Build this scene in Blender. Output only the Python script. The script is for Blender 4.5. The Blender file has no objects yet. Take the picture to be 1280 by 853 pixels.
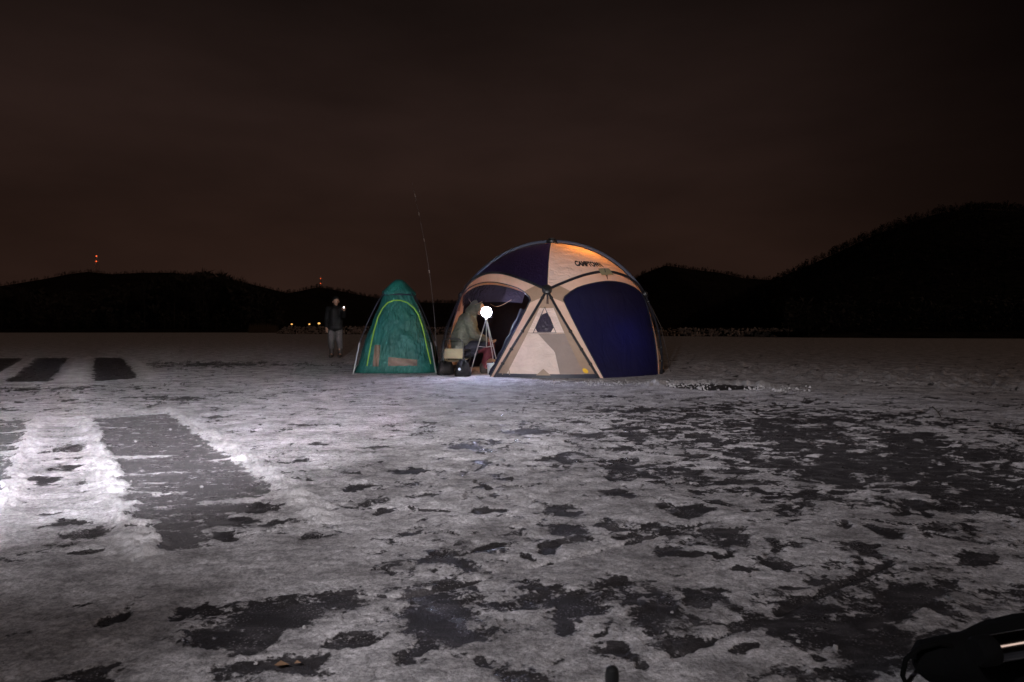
import bpy, bmesh, math, random
import numpy as np
from mathutils import Vector, Matrix, Euler

S = bpy.context.scene
C = S.collection
R = math.radians
PI = math.pi
random.seed(7)

# ------------------------------------------------------------------ camera
F = 853.33            # focal length in photo pixels (24 mm on 36 mm, photo 1280 wide)
CAMH = 0.80
HZ = 412.0            # row of the horizon in the photo
cam_d = bpy.data.cameras.new('camera')
cam_d.lens = 24.0; cam_d.sensor_width = 36.0
cam_d.clip_start = 0.05; cam_d.clip_end = 12000
cam_d.shift_y = -(426.5 - HZ) / 1280.0
cam_d.dof.use_dof = True
cam_d.dof.focus_distance = 8.5
cam_d.dof.aperture_fstop = 9
cam = bpy.data.objects.new('camera', cam_d); C.objects.link(cam)
cam.location = (0, 0, CAMH); cam.rotation_euler = (R(90), 0, 0)
S.camera = cam

# ------------------------------------------------------------------ world
SUN_EL, SUN_AZ = R(28), R(112)        # glow of the road lamps beyond the right shore
w = bpy.data.worlds.new('World'); S.world = w; w.use_nodes = True
nt = w.node_tree; nt.nodes.clear()
out = nt.nodes.new('ShaderNodeOutputWorld')
bg = nt.nodes.new('ShaderNodeBackground'); bg.inputs['Strength'].default_value = 1.0
tc = nt.nodes.new('ShaderNodeTexCoord')
sep = nt.nodes.new('ShaderNodeSeparateXYZ'); nt.links.new(tc.outputs['Generated'], sep.inputs[0])
ramp = nt.nodes.new('ShaderNodeValToRGB')
cr = ramp.color_ramp
cr.elements[0].position = 0.0; cr.elements[0].color = (0.0200, 0.0100, 0.0074, 1)
cr.elements[1].position = 1.0; cr.elements[1].color = (0.0070, 0.0045, 0.0040, 1)
for p, c in ((0.12, (0.0190, 0.0096, 0.0070, 1)), (0.28, (0.0185, 0.0102, 0.0084, 1)), (0.42, (0.0100, 0.0060, 0.0051, 1))):
    e = cr.elements.new(p); e.color = c
nt.links.new(sep.outputs['Z'], ramp.inputs[0])
mp = nt.nodes.new('ShaderNodeMapping'); mp.inputs['Scale'].default_value = (1.2, 1.2, 3.6)
mp.inputs['Rotation'].default_value = (0, R(6), 0)
nt.links.new(tc.outputs['Generated'], mp.inputs[0])
cn = nt.nodes.new('ShaderNodeTexNoise'); cn.inputs['Scale'].default_value = 2.1
cn.inputs['Detail'].default_value = 5; cn.inputs['Roughness'].default_value = 0.5
nt.links.new(mp.outputs[0], cn.inputs['Vector'])
cm = nt.nodes.new('ShaderNodeMapRange')
cm.inputs['From Min'].default_value = 0.35; cm.inputs['From Max'].default_value = 0.72
cm.inputs['To Min'].default_value = 0.78; cm.inputs['To Max'].default_value = 1.26
nt.links.new(cn.outputs['Fac'], cm.inputs['Value'])
mul = nt.nodes.new('ShaderNodeMix'); mul.data_type = 'RGBA'; mul.blend_type = 'MULTIPLY'; mul.inputs[0].default_value = 1
nt.links.new(ramp.outputs[0], mul.inputs[6]); nt.links.new(cm.outputs[0], mul.inputs[7])
sky = nt.nodes.new('ShaderNodeTexSky'); sky.sky_type = 'NISHITA'; sky.sun_disc = False
sky.sun_elevation = R(-4); sky.sun_rotation = SUN_AZ
sc_ = nt.nodes.new('ShaderNodeMix'); sc_.data_type = 'RGBA'; sc_.blend_type = 'MULTIPLY'; sc_.inputs[0].default_value = 1
nt.links.new(sky.outputs[0], sc_.inputs[6]); sc_.inputs[7].default_value = (0.004, 0.004, 0.004, 1)
add = nt.nodes.new('ShaderNodeMix'); add.data_type = 'RGBA'; add.blend_type = 'ADD'; add.inputs[0].default_value = 1
dot = nt.nodes.new('ShaderNodeVectorMath'); dot.operation = 'DOT_PRODUCT'; dot.inputs[1].default_value = (-0.28, 0.96, 0.0)
nt.links.new(tc.outputs['Generated'], dot.inputs[0])
gm = nt.nodes.new('ShaderNodeMapRange'); gm.interpolation_type = 'SMOOTHSTEP'
gm.inputs['From Min'].default_value = 0.48; gm.inputs['From Max'].default_value = 0.92; gm.inputs['To Min'].default_value = 0.16; gm.inputs['To Max'].default_value = 1.06
nt.links.new(dot.outputs['Value'], gm.inputs['Value'])
mul2 = nt.nodes.new('ShaderNodeMix'); mul2.data_type = 'RGBA'; mul2.blend_type = 'MULTIPLY'; mul2.inputs[0].default_value = 1
nt.links.new(mul.outputs[2], mul2.inputs[6]); nt.links.new(gm.outputs[0], mul2.inputs[7])
nt.links.new(mul2.outputs[2], add.inputs[6]); nt.links.new(sc_.outputs[2], add.inputs[7])
nt.links.new(add.outputs[2], bg.inputs['Color']); nt.links.new(bg.outputs[0], out.inputs[0])

# ------------------------------------------------------------------ sun (faint warm night glow) and the photographer's head torch
sd = bpy.data.lights.new('sun', 'SUN'); sd.energy = 0.23; sd.angle = R(10); sd.color = (1.0, 0.66, 0.47)
so = bpy.data.objects.new('sun', sd); C.objects.link(so)
so.rotation_euler = Vector((-math.sin(SUN_AZ) * math.cos(SUN_EL), -math.cos(SUN_AZ) * math.cos(SUN_EL), -math.sin(SUN_EL))).to_track_quat('-Z', 'Y').to_euler()

def torch(name, loc, target, watts, size, blend, color, radius=0.03):
    d = bpy.data.lights.new(name, 'SPOT'); d.energy = watts; d.spot_size = R(size); d.spot_blend = blend
    d.color = color; d.shadow_soft_size = radius
    o = bpy.data.objects.new(name, d); C.objects.link(o); o.location = loc
    o.rotation_euler = (Vector(target) - Vector(loc)).to_track_quat('-Z', 'Y').to_euler()
torch('torch_beam', (-0.9, -0.5, 1.72), (-0.9 - math.sin(R(17)), -0.5 + math.cos(R(17)), 1.72 - math.tan(R(6.0))), 4500, 47, 0.85, (0.97, 0.95, 1.0))
# the head torch's own throw: strongest level with the tent, weaker towards the feet and to the right (an IES-like profile)
def head_torch():
    d = bpy.data.lights.new('head_torch', 'POINT'); d.energy = 4 * PI; d.shadow_soft_size = 0.03; d.color = (1.0, 0.96, 0.975)
    o = bpy.data.objects.new('head_torch', d); C.objects.link(o); o.location = (-0.9, -0.5, 1.72)
    d.use_nodes = True; t = d.node_tree; em = t.nodes['Emission']; N = t.nodes.new; L = t.links.new
    tcn = N('ShaderNodeTexCoord'); sp = N('ShaderNodeSeparateXYZ'); L(tcn.outputs['Normal'], sp.inputs[0])
    def m_(op, a, b=None):
        n = N('ShaderNodeMath'); n.operation = op
        for i, x in enumerate((a, b)):
            if x is None: continue
            if isinstance(x, (int, float)): n.inputs[i].default_value = x
            else: L(x, n.inputs[i])
        return n.outputs[0]
    def curve(x, lo, hi, pts):
        mr = N('ShaderNodeMapRange'); mr.inputs['From Min'].default_value = lo; mr.inputs['From Max'].default_value = hi; L(x, mr.inputs['Value'])
        r = N('ShaderNodeValToRGB'); r.color_ramp.interpolation = 'EASE'
        els = r.color_ramp.elements
        while len(els) < len(pts): els.new(0.5)
        for e, (p, v) in zip(els, [((p - lo) / (hi - lo), v) for p, v in pts]): e.position = p; e.color = (v, v, v, 1)
        L(mr.outputs[0], r.inputs[0]); return r.outputs[0]
    elev = m_('MULTIPLY', m_('ARCSINE', m_('MULTIPLY', sp.outputs['Z'], -1.0)), 180 / PI)
    az = m_('MULTIPLY', m_('ARCTAN2', sp.outputs['X'], sp.outputs['Y']), 180 / PI)
    B = curve(elev, -15, 75, THROW)
    A = curve(az, -80, 80, SPREAD)
    lo = curve(elev, 0, 90, [(27, 0.0), (36, 0.84)]); lf = curve(az, -90, 90, [(-4, 1.0), (15, 0.0)])
    A = m_('MULTIPLY', A, m_('SUBTRACT', 1.0, m_('MULTIPLY', lo, lf)))
    L(m_('MULTIPLY', m_('MULTIPLY', A, B), HEAD_W), em.inputs['Strength'])
HEAD_W = 420.0
THROW = [(-15, 0.0), (-6, 1.0), (9, 1.0), (14, 0.85), (22.7, 0.195), (31, 0.088), (40, 0.066), (65, 0.02)]
SPREAD = [(-80, 0.0), (-50, 0.9), (-28, 1.2), (-14, 0.85), (-3, 0.9), (10, 0.95), (19, 0.66), (30, 0.52), (39, 0.30), (60, 0.3)]
head_torch()

S.view_settings.view_transform = 'Standard'
S.view_settings.look = 'None'
S.view_settings.exposure = 0.0
S.view_settings.gamma = 1.0
S.view_settings.use_curve_mapping = False
S.cycles.use_denoising = True
S.cycles.max_bounces = 6
S.cycles.transparent_max_bounces = 8
S.cycles.caustics_reflective = False
S.cycles.caustics_refractive = False

# ------------------------------------------------------------------ helpers
def W(px, py, d):
    """photo pixel at depth d -> world point"""
    return Vector(((px - 640) / F * d, d, CAMH + (HZ - py) / F * d))
def G(px, py):
    """photo pixel on the ice -> world (x, y)"""
    d = CAMH * F / (py - HZ)
    return (px - 640) / F * d, d

def tag(o, label=None, cat=None, group=None, kind=None):
    if label: o['label'] = label
    if cat: o['category'] = cat
    if group: o['group'] = group
    if kind: o['kind'] = kind
    return o
def thing(name, loc, label, cat, group=None, rz=0.0):
    o = bpy.data.objects.new(name, None); C.objects.link(o)
    o.empty_display_size = 0.1
    o.location = loc; o.rotation_euler = (0, 0, rz)
    return tag(o, label, cat, group)

class MB:
    def __init__(s): s.v = []; s.f = []; s.m = []; s.cm = 0
    def add(s, vs, fs, m=None):
        b = len(s.v); s.v += [tuple(p) for p in vs]
        for f in fs: s.f.append(tuple(b + i for i in f)); s.m.append(s.cm if m is None else m)
    def box(s, c, size, rot=None):
        M = rot.to_matrix() if rot else Matrix.Identity(3)
        hx, hy, hz = size[0] / 2, size[1] / 2, size[2] / 2
        vs = [Vector(c) + M @ Vector((x * hx, y * hy, z * hz)) for x in (-1, 1) for y in (-1, 1) for z in (-1, 1)]
        s.add(vs, [(0, 1, 3, 2), (4, 6, 7, 5), (0, 4, 5, 1), (2, 3, 7, 6), (0, 2, 6, 4), (1, 5, 7, 3)])
    def tube(s, pts, r, n=8, closed=False):
        pts = [Vector(p) for p in pts]; k = len(pts)
        rr = r if isinstance(r, (list, tuple)) else [r] * k
        vs = []; up = None
        for i, p in enumerate(pts):
            if closed: t = pts[(i + 1) % k] - pts[i - 1]
            else: t = pts[min(i + 1, k - 1)] - pts[max(i - 1, 0)]
            t = t.normalized() if t.length > 1e-9 else Vector((0, 0, 1))
            if up is None:
                up = Vector((0, 0, 1)) if abs(t.z) < 0.9 else Vector((1, 0, 0))
            a = t.cross(up)
            if a.length < 1e-4: a = t.cross(Vector((0.3, 1, 0.2)))
            a.normalize(); b = a.cross(t).normalized(); up = b
            for j in range(n):
                q = 2 * PI * j / n
                vs.append(p + (a * math.cos(q) + b * math.sin(q)) * rr[i])
        fs = []
        for i in range(k if closed else k - 1):
            i2 = (i + 1) % k
            for j in range(n):
                fs.append((i * n + j, i * n + (j + 1) % n, i2 * n + (j + 1) % n, i2 * n + j))
        if not closed:
            fs.append(tuple(range(n))[::-1]); fs.append(tuple((k - 1) * n + j for j in range(n)))
        s.add(vs, fs)
    def lathe(s, prof, c=(0, 0, 0), n=20, M=None):
        vs = []; c = Vector(c)
        for r, z in prof:
            for j in range(n):
                q = 2 * PI * j / n
                p = Vector((r * math.cos(q), r * math.sin(q), z))
                vs.append(c + (M @ p if M else p))
        fs = []
        for i in range(len(prof) - 1):
            for j in range(n):
                fs.append((i * n + j, i * n + (j + 1) % n, (i + 1) * n + (j + 1) % n, (i + 1) * n + j))
        fs.append(tuple(range(n))[::-1]); fs.append(tuple((len(prof) - 1) * n + j for j in range(n)))
        s.add(vs, fs)
    def sphere(s, c, r, n=12, sc=(1, 1, 1)):
        s.lathe([(max(1e-4, r * math.sin(PI * i / n)) , -r * math.cos(PI * i / n) * sc[2]) for i in range(n + 1)], c, n * 2 if n < 10 else n + 6)
    def grid(s, fn, us, vs_, m=None):
        nu, nv = len(us), len(vs_)
        pts = [fn(u, v) for v in vs_ for u in us]
        fs = [(j * nu + i, j * nu + i + 1, (j + 1) * nu + i + 1, (j + 1) * nu + i) for j in range(nv - 1) for i in range(nu - 1)]
        ms = None
        b = len(s.v); s.v += [tuple(p) for p in pts]
        for k, f in enumerate(fs):
            s.f.append(tuple(b + i for i in f))
            if callable(m):
                j, i = divmod(k, nu - 1)
                s.m.append(m((us[i] + us[i + 1]) / 2, (vs_[j] + vs_[j + 1]) / 2))
            else: s.m.append(s.cm if m is None else m)
    def build(s, name, mats, parent=None, smooth=True, loc=(0, 0, 0), auto=40):
        me = bpy.data.meshes.new(name); me.from_pydata(s.v, [], s.f)
        if not isinstance(mats, (list, tuple)): mats = [mats]
        for m in mats: me.materials.append(m)
        me.polygons.foreach_set('material_index', s.m)
        if smooth:
            me.polygons.foreach_set('use_smooth', [True] * len(me.polygons))
            if auto:
                try: me.set_sharp_from_angle(angle=R(auto))
                except Exception: pass
        me.update()
        o = bpy.data.objects.new(name, me); C.objects.link(o); o.location = loc
        if parent: o.parent = parent
        return o

def npmesh(name, V, Fq, mats, parent=None, smooth=True, attrs=None):
    V = np.ascontiguousarray(V, dtype=np.float32); Fq = np.ascontiguousarray(Fq, dtype=np.int32)
    n, k = Fq.shape
    me = bpy.data.meshes.new(name)
    me.vertices.add(len(V)); me.vertices.foreach_set('co', V.ravel())
    me.loops.add(n * k); me.loops.foreach_set('vertex_index', Fq.ravel())
    me.polygons.add(n); me.polygons.foreach_set('loop_start', np.arange(0, n * k, k, dtype=np.int32))
    me.polygons.foreach_set('loop_total', np.full(n, k, dtype=np.int32))
    if smooth: me.polygons.foreach_set('use_smooth', np.ones(n, dtype=bool))
    for an, av in (attrs or {}).items():
        a = me.attributes.new(an, 'FLOAT', 'POINT'); a.data.foreach_set('value', np.ascontiguousarray(av, dtype=np.float32))
    me.update(calc_edges=True)
    for m in (mats if isinstance(mats, (list, tuple)) else [mats]): me.materials.append(m)
    o = bpy.data.objects.new(name, me); C.objects.link(o)
    if parent: o.parent = parent
    return o

_rng = np.random.default_rng(11)
_perm = np.concatenate([_rng.permutation(256)] * 2)
_ang = _rng.random(256) * 2 * PI
_gx, _gy = np.cos(_ang), np.sin(_ang)
def perlin(x, y, seed=0):
    x = x + seed * 17.31; y = y + seed * 9.77
    xi = np.floor(x).astype(np.int64); yi = np.floor(y).astype(np.int64)
    xf = x - xi; yf = y - yi
    u = xf * xf * xf * (xf * (xf * 6 - 15) + 10); v = yf * yf * yf * (yf * (yf * 6 - 15) + 10)
    def g(ix, iy, fx, fy):
        h = _perm[_perm[ix & 255] + (iy & 255)]
        return _gx[h] * fx + _gy[h] * fy
    a = g(xi, yi, xf, yf); b = g(xi + 1, yi, xf - 1, yf)
    c = g(xi, yi + 1, xf, yf - 1); d = g(xi + 1, yi + 1, xf - 1, yf - 1)
    return (a + u * (b - a) + v * ((c + u * (d - c)) - (a + u * (b - a)))) * 1.5
def fbm(x, y, oct=4, seed=0, gain=0.5):
    s = np.zeros_like(x); a = 1.0; f = 1.0
    for i in range(oct):
        s += a * perlin(x * f, y * f, seed + i * 3 + 1); a *= gain; f *= 2.03
    return s
def sstep(a, b, x):
    t = np.clip((x - a) / (b - a), 0, 1); return t * t * (3 - 2 * t)

# ------------------------------------------------------------------ materials
def mat(name, col, rough=0.6, metal=0.0, spec=0.5, bump=None, var=None, transl=None, emit=None, sheen=0.0):
    """bump=(scale, strength, distance[, stretch]); var=(scale, amount); transl=(weight, colour)"""
    m = bpy.data.materials.new(name); m.use_nodes = True
    t = m.node_tree; b = t.nodes['Principled BSDF']
    b.inputs['Base Color'].default_value = (*col, 1); b.inputs['Roughness'].default_value = rough
    b.inputs['Metallic'].default_value = metal; b.inputs['Specular IOR Level'].default_value = spec
    if emit:
        b.inputs['Emission Color'].default_value = (*emit[0], 1); b.inputs['Emission Strength'].default_value = emit[1]
    o = t.nodes.new('ShaderNodeTexCoord')
    if var:
        n = t.nodes.new('ShaderNodeTexNoise'); n.inputs['Scale'].default_value = var[0]; n.inputs['Detail'].default_value = 4
        t.links.new(o.outputs['Object'], n.inputs['Vector'])
        mr = t.nodes.new('ShaderNodeMapRange'); mr.inputs['From Min'].default_value = 0.3; mr.inputs['From Max'].default_value = 0.7
        mr.inputs['To Min'].default_value = 1 - var[1]; mr.inputs['To Max'].default_value = 1 + var[1]
        t.links.new(n.outputs['Fac'], mr.inputs['Value'])
        mx = t.nodes.new('ShaderNodeMix'); mx.data_type = 'RGBA'; mx.blend_type = 'MULTIPLY'; mx.inputs[0].default_value = 1
        mx.inputs[6].default_value = (*col, 1); t.links.new(mr.outputs[0], mx.inputs[7])
        t.links.new(mx.outputs[2], b.inputs['Base Color'])
    bp = None
    if bump:
        n = t.nodes.new('ShaderNodeTexNoise'); n.inputs['Scale'].default_value = bump[0]; n.inputs['Detail'].default_value = 5
        n.inputs['Distortion'].default_value = 0.6
        if len(bump) > 3:
            mp_ = t.nodes.new('ShaderNodeMapping'); mp_.inputs['Scale'].default_value = bump[3]
            if len(bump) > 4: mp_.inputs['Rotation'].default_value = bump[4]
            t.links.new(o.outputs['Object'], mp_.inputs[0]); t.links.new(mp_.outputs[0], n.inputs['Vector'])
        else: t.links.new(o.outputs['Object'], n.inputs['Vector'])
        bp = t.nodes.new('ShaderNodeBump'); bp.inputs['Strength'].default_value = bump[1]; bp.inputs['Distance'].default_value = bump[2]
        t.links.new(n.outputs['Fac'], bp.inputs['Height']); t.links.new(bp.outputs[0], b.inputs['Normal'])
    if transl:
        tr = t.nodes.new('ShaderNodeBsdfTranslucent'); tr.inputs['Color'].default_value = (*transl[1], 1)
        if bp: t.links.new(bp.outputs[0], tr.inputs['Normal'])
        mx = t.nodes.new('ShaderNodeMixShader'); mx.inputs[0].default_value = transl[0]
        mo = t.nodes['Material Output']
        t.links.new(b.outputs[0], mx.inputs[1]); t.links.new(tr.outputs[0], mx.inputs[2]); t.links.new(mx.outputs[0], mo.inputs[0])
    return m

M = {}
M['cream'] = mat('cream_nylon', (0.60, 0.505, 0.47), 0.55, bump=(4, 0.7, 0.05, (1.4, 1.4, 2.2), (0.3, 0.5, 0)), var=(6, 0.10), transl=(0.22, (0.85, 0.55, 0.25)))
M['taupe'] = mat('taupe_nylon', (0.27, 0.19, 0.135), 0.55, bump=(9, 0.3, 0.02), var=(9, 0.08), transl=(0.1, (0.5, 0.3, 0.15)))
M['dimcream'] = mat('dim_cream_nylon', (0.225, 0.175, 0.155), 0.55, bump=(9, 0.3, 0.02), var=(9, 0.08), transl=(0.12, (0.6, 0.35, 0.15)))  # darkened cream: wall cloth with no lamp glow behind it, put into the colour
M['band'] = mat('peach_nylon', (0.58, 0.44, 0.37), 0.5, bump=(9, 0.3, 0.02), var=(7, 0.06), transl=(0.2, (0.8, 0.45, 0.2)))
M['blue'] = mat('dark_blue_nylon', (0.011, 0.007, 0.022), 0.42, bump=(6, 0.6, 0.03, (3, 3, 1)), var=(4, 0.2), transl=(0.35, (0.02, 0.02, 0.16)))
M['doorblue'] = mat('royal_blue_nylon', (0.003, 0.003, 0.007), 0.6, spec=0.3, bump=(2.2, 0.6, 0.06, (1.6, 1.6, 0.8), (0.4, 0.6, 0)), var=(1.6, 0.7), transl=(0.4, (0.007, 0.009, 0.10)))
M['hem'] = mat('navy_hem', (0.015, 0.017, 0.030), 0.5, bump=(20, 0.3, 0.01))
M['pole'] = mat('black_pole', (0.012, 0.013, 0.018), 0.35)
M['sleeve'] = mat('slate_sleeve', (0.045, 0.055, 0.085), 0.5, bump=(20, 0.3, 0.01))
M['black'] = mat('black_plastic', (0.010, 0.010, 0.011), 0.45)
M['blackcloth'] = mat('black_cloth', (0.006, 0.0055, 0.006), 0.75, bump=(45, 0.5, 0.01), spec=0.25)
M['bagcloth'] = mat('black_bag_cloth', (0.0035, 0.0035, 0.004), 0.9, bump=(30, 0.6, 0.01), spec=0.08)
M['ink'] = mat('black_print', (0.010, 0.010, 0.012), 0.7)
M['yellow'] = mat('yellow_print', (0.65, 0.38, 0.02), 0.6)
M['vinyl'] = mat('clear_vinyl', (0.035, 0.028, 0.045), 0.12, bump=(14, 0.8, 0.02))
M['green'] = mat('green_nylon', (0.007, 0.088, 0.076), 0.58, bump=(6, 1.0, 0.05, (3.2, 1.5, 1.0), (0.2, 0.6, 0.3)), var=(4, 0.18), transl=(0.18, (0.02, 0.35, 0.25)))
M['lime'] = mat('lime_piping', (0.16, 0.32, 0.03), 0.6)
M['salmon'] = mat('salmon_panel', (0.10, 0.062, 0.042), 0.6, bump=(14, 0.4, 0.01), var=(9, 0.25))
M['steel'] = mat('steel', (0.62, 0.62, 0.64), 0.32, metal=0.9)
M['chrome'] = mat('polished_metal', (0.10, 0.11, 0.13), 0.16, metal=1.0)
M['rod'] = mat('rod_blank', (0.09, 0.08, 0.08), 0.6)
M['olive'] = mat('olive_padded', (0.088, 0.092, 0.070), 0.7, bump=(7, 1.0, 0.04, (1, 1, 3.2)), var=(6, 0.2))
M['maroon'] = mat('maroon_cloth', (0.10, 0.012, 0.022), 0.75, bump=(16, 0.8, 0.02), var=(8, 0.2))
M['navy'] = mat('navy_cloth', (0.012, 0.012, 0.026), 0.7, bump=(16, 0.8, 0.02))
M['khaki'] = mat('khaki_canvas', (0.24, 0.20, 0.115), 0.7, bump=(60, 0.3, 0.005))
M['skin'] = mat('skin', (0.44, 0.25, 0.17), 0.55)
M['eye'] = mat('eye', (0.01, 0.008, 0.008), 0.2)
M['hair'] = mat('hair', (0.010, 0.008, 0.007), 0.6, bump=(60, 0.8, 0.01))
M['greytrousers'] = mat('grey_patterned_cloth', (0.075, 0.068, 0.064), 0.8, bump=(20, 0.7, 0.02), var=(30, 0.55))
M['boot'] = mat('dark_boot', (0.035, 0.028, 0.025), 0.6)
M['bucket'] = mat('white_plastic', (0.62, 0.68, 0.72), 0.35, transl=(0.4, (0.7, 0.85, 0.95)))
M['tan'] = mat('tan_cloth', (0.33, 0.20, 0.12), 0.7, bump=(30, 0.7, 0.02), var=(14, 0.2))
M['snow'] = mat('snow', (0.56, 0.54, 0.56), 0.75, bump=(40, 0.6, 0.015), var=(20, 0.1))
M['oldsnow'] = mat('old_snow', (0.34, 0.33, 0.34), 0.8, bump=(60, 0.6, 0.01), var=(9, 0.3))
M['reed'] = mat('dry_reed', (0.11, 0.075, 0.045), 0.8)
M['bark'] = mat('bark', (0.020, 0.016, 0.013), 0.9)
M['darkland'] = mat('wooded_ground', (0.013, 0.011, 0.009), 0.95, spec=0.1, var=(0.05, 0.4), bump=(0.25, 1.0, 2.0))
M['stone'] = mat('bank_stone', (0.30, 0.24, 0.21), 0.85, var=(0.9, 0.55))
M['lantern'] = mat('lantern_glow', (0.9, 0.9, 0.9), 0.4, emit=((0.66, 0.70, 1.0), 900))
M['warmlamp'] = mat('warm_lamp_glow', (0.9, 0.8, 0.6), 0.4, emit=((1.0, 0.42, 0.10), 430))
M['inner'] = mat('inner_lamp_glow', (0.9, 0.9, 0.9), 0.4, emit=((0.80, 0.82, 1.0), 60))
M['torchlight'] = mat('torch_glow', (0.9, 0.9, 0.9), 0.4, emit=((0.95, 0.98, 1.0), 14))
M['street'] = mat('street_lamp_glow', (0.9, 0.7, 0.4), 0.4, emit=((1.0, 0.52, 0.14), 1.3))
M['redlamp'] = mat('red_lamp_glow', (0.8, 0.1, 0.05), 0.4, emit=((1.0, 0.12, 0.03), 1.8))
M['leaf'] = mat('dead_leaf', (0.14, 0.08, 0.045), 0.7)

# ------------------------------------------------------------------ ice material (the sheet carries a 'bare' value for swept or wind-bared ice)
def ice_material():
    m = bpy.data.materials.new('snowy_ice'); m.use_nodes = True
    t = m.node_tree; b = t.nodes['Principled BSDF']; L = t.links.new; N = t.nodes.new
    geo = N('ShaderNodeNewGeometry')
    at = N('ShaderNodeAttribute'); at.attribute_name = 'bare'
    def noise(scale, det, rough=0.55, dist=0.0, stretch=None):
        n = N('ShaderNodeTexNoise'); n.inputs['Scale'].default_value = scale; n.inputs['Detail'].default_value = det
        n.inputs['Roughness'].default_value = rough; n.inputs['Distortion'].default_value = dist
        if stretch:
            mp_ = N('ShaderNodeMapping'); mp_.inputs['Scale'].default_value = stretch; mp_.inputs['Rotation'].default_value = (0, 0, R(12))
            L(geo.outputs['Position'], mp_.inputs[0]); L(mp_.outputs[0], n.inputs['Vector'])
        else: L(geo.outputs['Position'], n.inputs['Vector'])
        return n.outputs['Fac']
    def math_(op, a, b_, c=None):
        n = N('ShaderNodeMath'); n.operation = op
        for i, x in enumerate((a, b_, c)):
            if x is None: continue
            if isinstance(x, (int, float)): n.inputs[i].default_value = x
            else: L(x, n.inputs[i])
        return n.outputs[0]
    def rng(x, a, b_, c, d):
        n = N('ShaderNodeMapRange'); n.interpolation_type = 'SMOOTHSTEP'
        for k, v in zip(('From Min', 'From Max', 'To Min', 'To Max'), (a, b_, c, d)): n.inputs[k].default_value = v
        L(x, n.inputs['Value']); return n.outputs[0]
    n1 = noise(16, 8, 0.68)            # frays the edges of the bare patches
    n2 = noise(75, 4, 0.6)             # grit
    n3 = noise(3.2, 5, 0.6)            # tone of the snow
    v = math_('ADD', at.outputs['Fac'], math_('MULTIPLY', math_('SUBTRACT', n1, 0.5), 1.25))
    v = math_('ADD', v, math_('MULTIPLY', math_('SUBTRACT', n2, 0.5), 0.55))
    st = noise(3.4, 6, 0.65, 0.3, (1.0, 2.3, 1.0))
    v = math_('ADD', v, math_('MULTIPLY', math_('SUBTRACT', st, 0.5), 0.55))
    bare = rng(v, 0.43, 0.57, 0, 1)
    frost = rng(noise(6, 6, 0.7, 0.4, (1, 2.2, 1)), 0.46, 0.72, 0, 1)
    # snow colour
    sn = N('ShaderNodeMix'); sn.data_type = 'RGBA'; L(rng(n3, 0.32, 0.7, 0, 1), sn.inputs[0])
    sn.inputs[6].default_value = (0.34, 0.325, 0.34, 1); sn.inputs[7].default_value = (0.68, 0.66, 0.70, 1)
    sn2 = N('ShaderNodeMix'); sn2.data_type = 'RGBA'; sn2.blend_type = 'MULTIPLY'; sn2.inputs[0].default_value = 1
    L(sn.outputs[2], sn2.inputs[6]); L(math_('MULTIPLY', math_('MULTIPLY', rng(noise(85, 8, 0.85), 0.38, 0.60, 0.55, 1.2), rng(noise(30, 6, 0.75), 0.34, 0.58, 0.72, 1.12)), rng(noise(7, 7, 0.7, 0.3, (1.0, 1.7, 1.0)), 0.34, 0.62, 0.66, 1.15)), sn2.inputs[7])
    fa = N('ShaderNodeAttribute'); fa.attribute_name = 'fresh'
    sn3 = N('ShaderNodeMix'); sn3.data_type = 'RGBA'; L(fa.outputs['Fac'], sn3.inputs[0]); L(sn2.outputs[2], sn3.inputs[6]); sn3.inputs[7].default_value = (0.74, 0.72, 0.75, 1)
    # ice colour with grit
    ic = N('ShaderNodeMix'); ic.data_type = 'RGBA'; L(math_('MULTIPLY', frost, 0.55), ic.inputs[0])
    ic.inputs[6].default_value = (0.034, 0.031, 0.034, 1); ic.inputs[7].default_value = (0.14, 0.13, 0.14, 1)
    vor = N('ShaderNodeTexVoronoi'); vor.voronoi_dimensions = '2D'; vor.inputs['Scale'].default_value = 70; L(geo.outputs['Position'], vor.inputs['Vector'])
    spk = math_('MULTIPLY', rng(vor.outputs['Distance'], 0.10, 0.22, 0.7, 0), rng(noise(10, 5), 0.44, 0.64, 0, 0.8))
    ic2 = N('ShaderNodeMix'); ic2.data_type = 'RGBA'; L(spk, ic2.inputs[0]); icl = N('ShaderNodeMix'); icl.data_type = 'RGBA'; L(fa.outputs['Fac'], icl.inputs[0]); L(ic.outputs[2], icl.inputs[6]); icl.inputs[7].default_value = (0.26, 0.245, 0.26, 1); L(icl.outputs[2], ic2.inputs[6]); ic2.inputs[7].default_value = (0.42, 0.40, 0.42, 1)
    fin = N('ShaderNodeMix'); fin.data_type = 'RGBA'; L(bare, fin.inputs[0]); L(sn3.outputs[2], fin.inputs[6]); L(ic2.outputs[2], fin.inputs[7])
    L(fin.outputs[2], b.inputs['Base Color'])
    gl = rng(noise(5, 5, 0.7), 0.52, 0.62, 0.55, 0.18)
    rm_ = N('ShaderNodeMix'); rm_.data_type = 'FLOAT'; L(bare, rm_.inputs[0]); rm_.inputs[2].default_value = 0.8; L(gl, rm_.inputs[3]); L(rm_.outputs[0], b.inputs['Roughness'])
    L(rng(bare, 0, 1, 0.15, 0.10), b.inputs['Specular IOR Level'])
    h = math_('ADD', math_('MULTIPLY', noise(36, 8, 0.75), 0.013), math_('MULTIPLY', noise(150, 4, 0.65), 0.006))
    h = math_('MULTIPLY', h, rng(bare, 0, 1, 1.0, 0.8))
    h = math_('ADD', h, math_('MULTIPLY', bare, -0.002))
    bp = N('ShaderNodeBump'); bp.inputs['Strength'].default_value = 1.0; bp.inputs['Distance'].default_value = 1.0
    L(h, bp.inputs['Height']); L(bp.outputs[0], b.inputs['Normal'])
    return m
M['ice'] = ice_material()

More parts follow.
